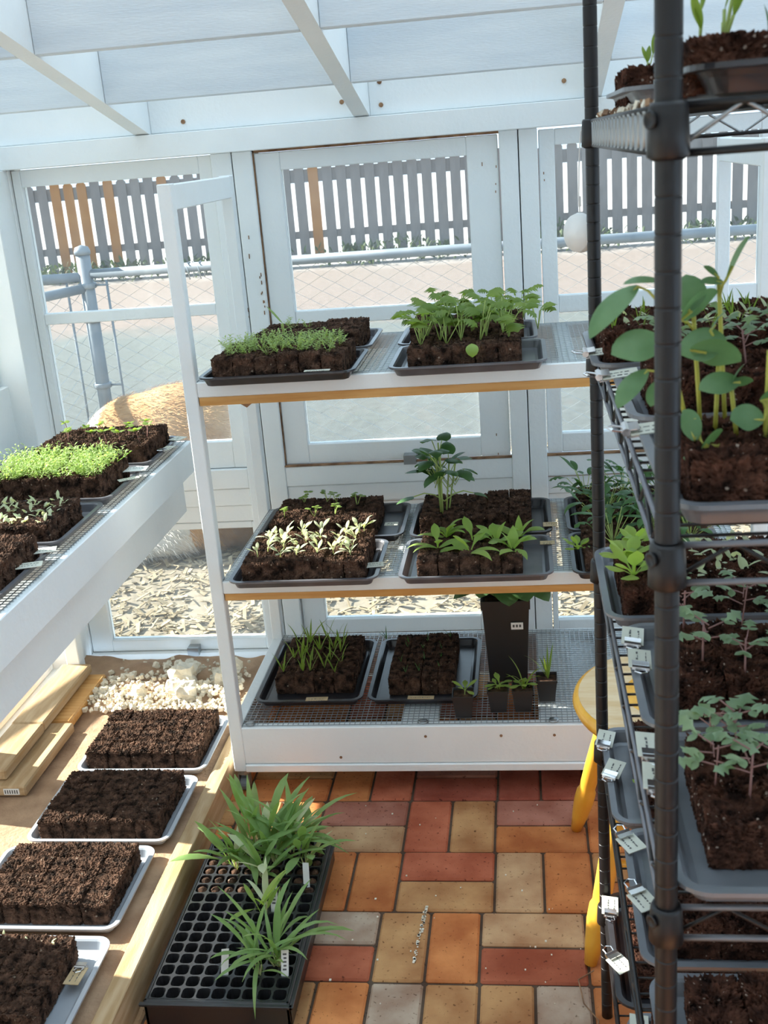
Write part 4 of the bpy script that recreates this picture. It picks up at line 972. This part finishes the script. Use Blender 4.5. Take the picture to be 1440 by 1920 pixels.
rtray(3, .80, 1.075, .112, .455, 'grey tray nearest the camera on the fourth rack shelf', 'reddish soil slab nearest the camera on the fourth rack shelf', 'tray_rack', (.150, .43, .84, 1.04))
rtray(3, 1.085, 1.36, .108, .450, 'grey tray in the middle of the fourth rack shelf', 'soil slab in the middle of the fourth rack shelf', 'tray_rack', (.148, .43, 1.12, 1.30))
rtray(3, 1.37, 1.64, .098, .440, 'grey tray at the far end of the fourth rack shelf', 'soil slab at the far end of the fourth rack shelf', 'tray_rack', (.140, .42, 1.41, 1.61))
rtray(4, 1.09, 1.36, .110, .452, 'grey tray in the middle of the lowest rack shelf', 'soil slab in the middle of the lowest rack shelf', 'tray_rack', (.145, .43, 1.12, 1.33))
rtray(4, 1.37, 1.64, .100, .445, 'dark tray at the far end of the lowest rack shelf', 'soil slab at the far end of the lowest rack shelf', 'tray_dark', (.135, .42, 1.41, 1.61))
# debris on the rack top
g = MB(); r6 = random.Random(2)
for i in range(200):
    x, y = r6.uniform(.104, .16), r6.uniform(1.45, 1.62)
    if i < 120: x, y = r6.uniform(.105, .16), r6.uniform(1.0, 1.62)
    s = r6.uniform(.002, .005); g.cur = 0 if r6.random() < .6 else 1
    g.box(-s, s, -s, s*.7, -s*.6, s*.6, Matrix.Translation((x, y, 1.516)) @ Euler((r6.random()*3, r6.random()*3, r6.random()*3)).to_matrix().to_4x4())
g.build('spilled_grit', [M['plaster'], M['brown_gap']], label='spilled white and brown grit along the left edge of the top rack shelf', cat='grit', kind='stuff')

# seedlings on the rack
for x, y, s in ((.138, 1.27, .8), (.150, 1.27, 1.0)): sow('spike', x, y, ZR[0]+.038, 'pea_seedling', 'small pointed seedling on the far slab of the top rack shelf', 'pointed seedlings, far slab of the rack top', s=s)
for i, (x, y, s) in enumerate(((.140, .94, 1.2), (.156, .93, 1.5))): sow('spike', x, y, ZR[0]+.038, 'pea_seedling', 'taller pointed seedling on the near slab of the top rack shelf', 'pointed seedlings, near slab of the rack top', s=s)
for x in (.19, .205, .22): sow('thin', x, .93, ZR[0]+.038, 'thin_sprout', 'hair-thin sprout on the near slab of the top rack shelf', 'thin sprouts on the rack top')
def squash(x, y, z, top, label, leaves):
    # leaves: centre (x, y, z), azimuth, elevation, length, width, roll
    e = empty('squash_seedling', (x, y, z), label, 'plant'); o = Vector((x, y, z)); t = Vector(top)-o; g = MB(); parts = []
    stem(g, (0, 0, 0), t, .0019, n=8)
    for (c, az, el, L, W, rl_) in leaves:
        d = Vector((math.cos(az)*math.cos(el), math.sin(az)*math.cos(el), math.sin(el))); b0 = Vector(c)-o-d*L*.5+Vector((0, 0, -.1*L))
        j = t*max(.3, min(1, b0.z/max(t.z, .001)-.12)); g.tube([j, (j+b0)/2+Vector((0, 0, .003)), b0, b0+d*L*.3], .0012, 6); parts.append((b0, az, el, L, W, rl_))
    g.build('stem', M['stem_y'], e, True)
    for (b0, az, el, L, W, rl_) in parts: g = MB(); leaf(g, b0, az, el+.25, L, W, 'oval', bend=.5, fold=.12, ns=10, roll=rl_); g.build('leaf', M['leaf_s'], e, True)
zq = ZR[1]+.05
squash(.135, .94, zq, (.108, .93, 1.365), 'squash seedling left of the front rack post with large drooping blue-green leaves', [((.071, .93, 1.363), 3.14, -.75, .058, .026, .6), ((.096, .93, 1.384), 3.3, .05, .034, .014, .3), ((.090, .92, 1.333), 3.1, -.1, .044, .030, .9), ((.085, .915, 1.300), 3.4, -.8, .040, .020, .6), ((.107, .92, 1.293), 3.4, -.9, .026, .017, .8)])
squash(.150, .98, zq, (.142, .975, 1.355), 'squash seedling just right of the front post with rounded upright leaves', [((.137, .97, 1.368), 1.6, 1.1, .034, .030, .2), ((.146, .965, 1.358), .3, .6, .040, .024, 1.0)])
squash(.158, .95, zq, (.160, .95, 1.315), 'squash seedling with two wide overlapping leaves right of the front post', [((.145, .945, 1.326), 2.9, -.2, .040, .032, .9), ((.156, .935, 1.321), -.2, -.2, .042, .034, .9), ((.159, .95, 1.345), .5, .8, .022, .015, .6)])
squash(.172, .93, zq, (.166, .93, 1.298), 'shorter squash seedling with one broad grey-green leaf', [((.156, .925, 1.297), 3.1, -.1, .034, .022, .8), ((.171, .93, 1.302), .6, .9, .024, .013, .8), ((.176, .93, 1.296), -.2, .2, .018, .014, .8)])
squash(.172, .985, zq, (.163, .975, 1.372), 'tallest squash seedling on the rack with an upright leaf at its top', [((.177, .97, 1.395), .5, 1.0, .042, .019, .9), ((.156, .97, 1.374), 3.0, .1, .020, .010, .6), ((.156, .972, 1.382), 3.0, .7, .016, .008, .6)])
squash(.190, .905, zq, (.190, .90, 1.325), 'squash seedling at the right picture edge with a thick yellow stem', [((.174, .90, 1.273), 3.1, .1, .027, .023, 1.0), ((.197, .90, 1.29), 0., .2, .026, .024, .9)])
squash(.140, .915, zq, (.137, .92, 1.268), 'small round-leaved squash seedling at the foot of the front post', [((.132, .92, 1.266), 2.0, .9, .030, .018, .9), ((.134, .90, 1.240), 2.8, .2, .020, .018, 1.0)])
squash(.155, .895, zq, (.152, .897, 1.250), 'small squash seedling with one tilted pale leaf in front', [((.147, .90, 1.257), .5, .6, .026, .018, 1.0), ((.146, .897, 1.238), 3.1, .1, .012, .009, .8)])
field('tomato', .14, .30, 1.15, 1.33, ZR[1]+.05, 3, 2, 'tomato_seedling', 'grey-green tomato seedling in the middle tray of the second rack shelf', 'tomato seedlings on the second rack shelf', s=.8)
field('grassy', .105, .36, 1.44, 1.62, ZR[1]+.05, 7, 3, 'narrow_seedling', 'narrow-leaved seedling on the far sunlit slab of the second rack shelf', 'narrow seedlings on the second rack shelf', s=.5)
field('cress', .12, .36, 1.44, 1.62, ZR[1]+.05, 6, 2, 'tiny_sprout', 'tiny sprout on the far sunlit slab of the second rack shelf', 'tiny sprouts on the second rack shelf', s=1.2)
for x, y in ((.130, 1.50), (.135, 1.44), (.150, 1.56)): sow('rosette', x, y, ZR[2]+.05, 'rosette_seedling', 'bright rosette seedling at the far end of the third rack shelf', 'rosettes on the third rack shelf', s=1.1)
field('cress', .18, .33, 1.42, 1.58, ZR[2]+.05, 5, 3, 'tiny_sprout', 'tiny sprout at the far end of the third rack shelf', 'tiny sprouts on the third rack shelf', s=1.2)
field('tomato', .15, .32, 1.12, 1.29, ZR[2]+.05, 3, 2, 'tomato_seedling', 'grey-green tomato seedling in the middle tray of the third rack shelf', 'tomato seedlings on the third rack shelf', s=.95)
for x, y, s in ((.158, .92, .9), (.185, .90, 1.0), (.165, .985, .85), (.21, .94, 1.0), (.19, .98, .9)): sow('tomato', x, y, ZR[2]+.046, 'tomato_seedling', 'tomato seedling in the nearest tray of the third rack shelf', 'near tomato seedlings on the third rack shelf', s=s)
sow('rosette', .140, 1.20, ZR[4]+.05, 'rosette_seedling', 'bright rosette seedling on the lowest rack shelf beside the front post', None, s=1.)
sow('rosette', .150, 1.42, ZR[3]+.05, 'rosette_seedling', 'small rosette seedling at the far end of the fourth rack shelf', None, s=.7)

# clipped labels along the left rims: (px target solved to x,y,z)
tl = [(.103, 1.475, ZR[1]+.024, 0, 'white card with a clip on the far tray of the second rack shelf'),
      (.110, 1.325, ZR[1]+.024, 0, 'white card with a clip on the middle tray of the second rack shelf'),
      (.118, 1.065, ZR[1]+.024, 0, 'white card with a clip beside the squash seedlings'),
      (.120, 1.300, ZR[2]+.024, 1.45, 'upper card with a clip on the middle tray of the third rack shelf'),
      (.122, 1.235, ZR[2]+.024, 1.5, 'second card with a clip on the middle tray of the third rack shelf'),
      (.112, 1.035, ZR[2]+.024, 1.55, 'card with a clip at the back of the nearest tray of the third rack shelf'),
      (.112, .975, ZR[2]+.024, 1.5, 'narrow card with a clip half hidden by the front rack post'),
      (.104, 1.600, ZR[3]+.024, 1.35, 'farthest clipped card on the fourth rack shelf'),
      (.110, 1.510, ZR[3]+.024, 1.2, 'leaning clipped card on the far tray of the fourth rack shelf'),
      (.118, 1.320, ZR[3]+.024, -1.2, 'upper tilted clipped card on the middle tray of the fourth rack shelf'),
      (.122, 1.200, ZR[3]+.024, -1.2, 'lower tilted clipped card on the middle tray of the fourth rack shelf'),
      (.107, 1.600, ZR[4]+.024, 1.5, 'farthest clipped card on the lowest rack shelf'),
      (.112, 1.460, ZR[4]+.024, -1.1, 'bright sunlit clipped card on the lowest rack shelf'),
      (.128, 1.330, ZR[4]+.024, 1.5, 'clipped card on the middle tray of the lowest rack shelf')]
for (x, y, z, a, lab) in tl: name_tag(x, y, z, (.12, -.1, a), .042, .027, lab)

# white sensor puck hanging from the rack
pk = empty('sensor_disc', (.084, 1.655, 1.362), 'round white plastic sensor disc hanging on a thin cord from the rack', 'sensor')
g = MB(); g.lathe([(0, -.010), (.024, -.009), (.028, 0), (.026, .008), (0, .010)], 28, mtx=Matrix.Rotation(R(-48), 4, 'Z') @ Matrix.Rotation(R(88), 4, 'X')); g.build('disc', M['plastic_white'], pk, True)
g = MB(); g.tube([(0, 0, .027), (-.001, 0, .05), (0, 0, .09), (.003, -.002, .135), (.0175, -.005, .163)], .001, 6); g.build('cord', M['plastic_white'], pk, True)
g = MB(); g.box(-.002, .002, -.002, .002, .036, .050); g.build('cord_clip', M['plastic_white'], pk)

# ------------------------------------------------------------------ outdoors
# wood chips
g = MB(); r7 = random.Random(8)
for i in range(9000):
    y = 3.13+r7.random()**1.3*2.4; x = r7.uniform(-2.6, 1.6); L, W_ = r7.uniform(.008, .035), r7.uniform(.003, .008)
    g.box(-L, L, -W_, W_, -.001, .002, Matrix.Translation((x, y, r7.uniform(.002, .014))) @ Euler((r7.uniform(-.4, .4), r7.uniform(-.5, .5), r7.random()*3.2)).to_matrix().to_4x4())
g.build('wood_chips', M['mulch'], label='bleached wood chip mulch on the ground just outside the back windows', cat='mulch', kind='stuff')
# chain link fence
FY, FH = 4.85, 1.062
fe = empty('chain_link_fence', (0, FY, 0), 'galvanised chain-link fence with a round corner post outside the greenhouse', 'fence')
def chain(g, L, H, p=.058, r=.0016):
    n = int(L/p); m_ = int(H/(p*.55))
    for i in range(n+1): g.tube([(i*p+(p/2)*(1 if (k_+i) % 2 else -1)*.98, .003*(1 if k_ % 2 else -1), .03+k_*p*.55) for k_ in range(m_+1)], r, 3, cap=False)
g = MB(); chain(g, 3.9, FH-.03); o = g.build('chain_mesh', M['zinc'], fe); o.location = (-1.88, 0, 0)
g = MB(); g.tube([(-1.92, 0, FH), (2.0, 0, FH)], .021, 12); g.build('top_rail', M['pipe'], fe, True)
g = MB(); g.tube([(-1.92, 0, 0), (-1.92, 0, FH+.085)], .031, 18); g.lathe([(.035, FH+.085), (.036, FH+.10), (.029, FH+.118), (.0, FH+.128)], 18, (-1.92, 0)); g.build('corner_post', M['pipe'], fe, True)
g = MB(); g.tube([(-1.94, -.01, FH-.01), (-3.8, -.01, FH-.01)], .021, 12); g.tube([(-1.93, -.01, FH-.06), (-2.17, -.66, FH-.06), (-2.75, -2.55, FH-.06)], .021, 12); g.build('side_rail', M['pipe'], fe, True)
g = MB(); 
for x in (-2.01, -1.825): g.tube([(x, -.01, .03), (x, -.01, FH-.03)], .006, 6)
g.build('tension_bar', M['pipe'], fe, True)
g = MB()
for z in (.25, .55, .85, 1.0): g.lathe([(.038, z), (.041, z+.004), (.041, z+.02), (.038, z+.024)], 16, (-1.92, 0)); g.tube([(-1.88, 0, z+.012), (-1.82, -.012, z+.012)], .005, 6)
g.build('post_band', M['pipe'], fe, True)
for x in (-1.44, -1.39, -1.26): g = MB(); g.tube([(x, -.024, FH-.05), (x-.012, -.024, FH+.015), (x, .0, FH+.024), (x+.01, .024, FH), (x+.01, .0, FH-.045)], .0025, 5); g.build('wire_tie', M['zinc'], fe, True)
g = MB(); chain(g, 1.8, FH-.1); o = g.build('chain_mesh', M['zinc'], fe); o.location = (-1.96, -.02, 0); o.rotation_euler[2] = math.atan2(-.6, -.24)

# picket fence
PYF = 15.6
pf = empty('picket_fence', (0, PYF, 0), 'grey weathered picket fence across the lane with a few orange pickets', 'fence')
orange = {-5.78, }
x = -7.4; i = 0
while x < 6.6:
    g = MB(); w_ = .068; hh = 1.36+.015*math.sin(i*1.7)
    g.add([(-w_, 0, .05), (w_, 0, .05), (w_, 0, hh-.04), (w_*.45, 0, hh), (-w_*.45, 0, hh), (-w_, 0, hh-.04)]+[(-w_, .02, .05), (w_, .02, .05), (w_, .02, hh-.04), (w_*.45, .02, hh), (-w_*.45, .02, hh), (-w_, .02, hh-.04)],
          [(0, 1, 2, 3, 4, 5), (11, 10, 9, 8, 7, 6)]+[(j, j+6, (j+1) % 6+6, (j+1) % 6) for j in range(6)])
    om = i in (5, 6, 7, 9, 24, 13)
    o = g.build('picket', M['picket_o' if om else 'picket'], pf, label='orange newer picket' if om else None); o.location = (x, 0, 0)
    x += .193; i += 1
for z, zh in ((.42, .05), (1.20, .085)): g = MB(); g.box(-7.5, 6.7, .022, .06, z-zh, z+zh); g.build('rail', M['picket'], pf)
# weeds at the foot of the fence
g = MB(); r8 = random.Random(5)
for i in range(3800):
    x = r8.uniform(-7, 6.5); den = noise.noise(Vector((x*.9, 0, 0)))
    if den < -.15 and r8.random() < .8: continue
    leaf(g, (x, PYF-.05-abs(r8.gauss(0, .25)), r8.uniform(0, .22+.25*max(0, den))), r8.uniform(0, 6.28), r8.uniform(.2, 1.4), r8.uniform(.06, .14), r8.uniform(.02, .05), 'oval', ns=3)
g.build('weeds', M['weed'], label='patchy green weeds along the foot of the picket fence', cat='weeds', kind='stuff')

# dog behind the left window: one body, fur as a child
def ell(g, c, r, n=20):
    vs = []; fs = []
    for i in range(n+1):
        th = math.pi*i/n
        for j in range(n*2): ph = math.pi*j/n; vs.append((c[0]+r[0]*math.sin(th)*math.cos(ph), c[1]+r[1]*math.sin(th)*math.sin(ph), c[2]+r[2]*math.cos(th)))
    m2 = n*2
    for i in range(n):
        for j in range(m2): fs.append((i*m2+j, (i+1)*m2+j, (i+1)*m2+(j+1) % m2, i*m2+(j+1) % m2))
    g.add(vs, fs)
DG = Vector((-1.45, 4.22, 0))
dog = empty('dog', DG, 'fluffy tan and white dog curled up outside the left window', 'dog')
g = MB()
for c, r in (((.08, 0, .30), (.32, .22, .29)), ((-.08, .01, .31), (.28, .20, .25)), ((.18, -.02, .22), (.24, .22, .22)), ((-.14, .03, .30), (.20, .17, .22)), ((-.30, .04, .20), (.16, .14, .18)),
             ((-.42, .0, .13), (.11, .10, .10)), ((-.52, -.03, .09), (.08, .05, .05)), ((-.40, .07, .22), (.035, .02, .05)), ((-.44, -.08, .20), (.03, .018, .045)),
             ((.0, -.20, .07), (.16, .06, .055)), ((-.10, -.24, .05), (.08, .04, .04)), ((.10, -.21, .14), (.10, .05, .07)), ((-.25, -.14, .05), (.15, .05, .045)), ((.28, -.08, .10), (.16, .10, .09))): ell(g, c, r, 12)
body = g.build('body', [M['fur_t'], M['fur_w'], M['fur_b']], dog, True)
rm = body.modifiers.new('fuse', 'REMESH'); rm.mode = 'VOXEL'; rm.voxel_size = .014; rm.use_smooth_shade = True
sm = body.modifiers.new('soft', 'SMOOTH'); sm.iterations = 30; sm.factor = .6
dgp = bpy.context.evaluated_depsgraph_get(); dgp.update()
ev = body.evaluated_get(dgp); me = bpy.data.meshes.new_from_object(ev); body.modifiers.clear(); body.data = me
me.materials.clear(); [me.materials.append(M[q]) for q in ('fur_t', 'fur_w', 'fur_b')]
def furmat(c):
    if c.x < -.22 or (c.y < -.15 and c.z < .16 and -.12 < c.x < .13): return 1
    if c.x > .22 and c.z < .22: return 2
    return 0
g = MB(); r9 = random.Random(6)
for p in me.polygons:
    p.use_smooth = True; c = p.center; p.material_index = furmat(c)
    for q in range(2):
        n_ = p.normal; dn = (n_*.55+Vector((.8, 0, -.45))+Vector((r9.uniform(-.4, .4), r9.uniform(-.4, .4), r9.uniform(-.4, .4)))).normalized(); L = r9.uniform(.018, .04)
        s_ = n_.cross(dn).normalized()*.0016; a = c+Vector((r9.uniform(-.008, .008),)*3); g.cur = furmat(c)
        g.add([a-s_, a+s_, a+dn*L], [(0, 1, 2)])
dog.scale = (1.05, 1, 1.15)
fo = g.build('fur', [M['fur_t'], M['fur_w'], M['fur_b']], dog); fo['kind'] = 'stuff'
print('objects', len(bpy.data.objects))
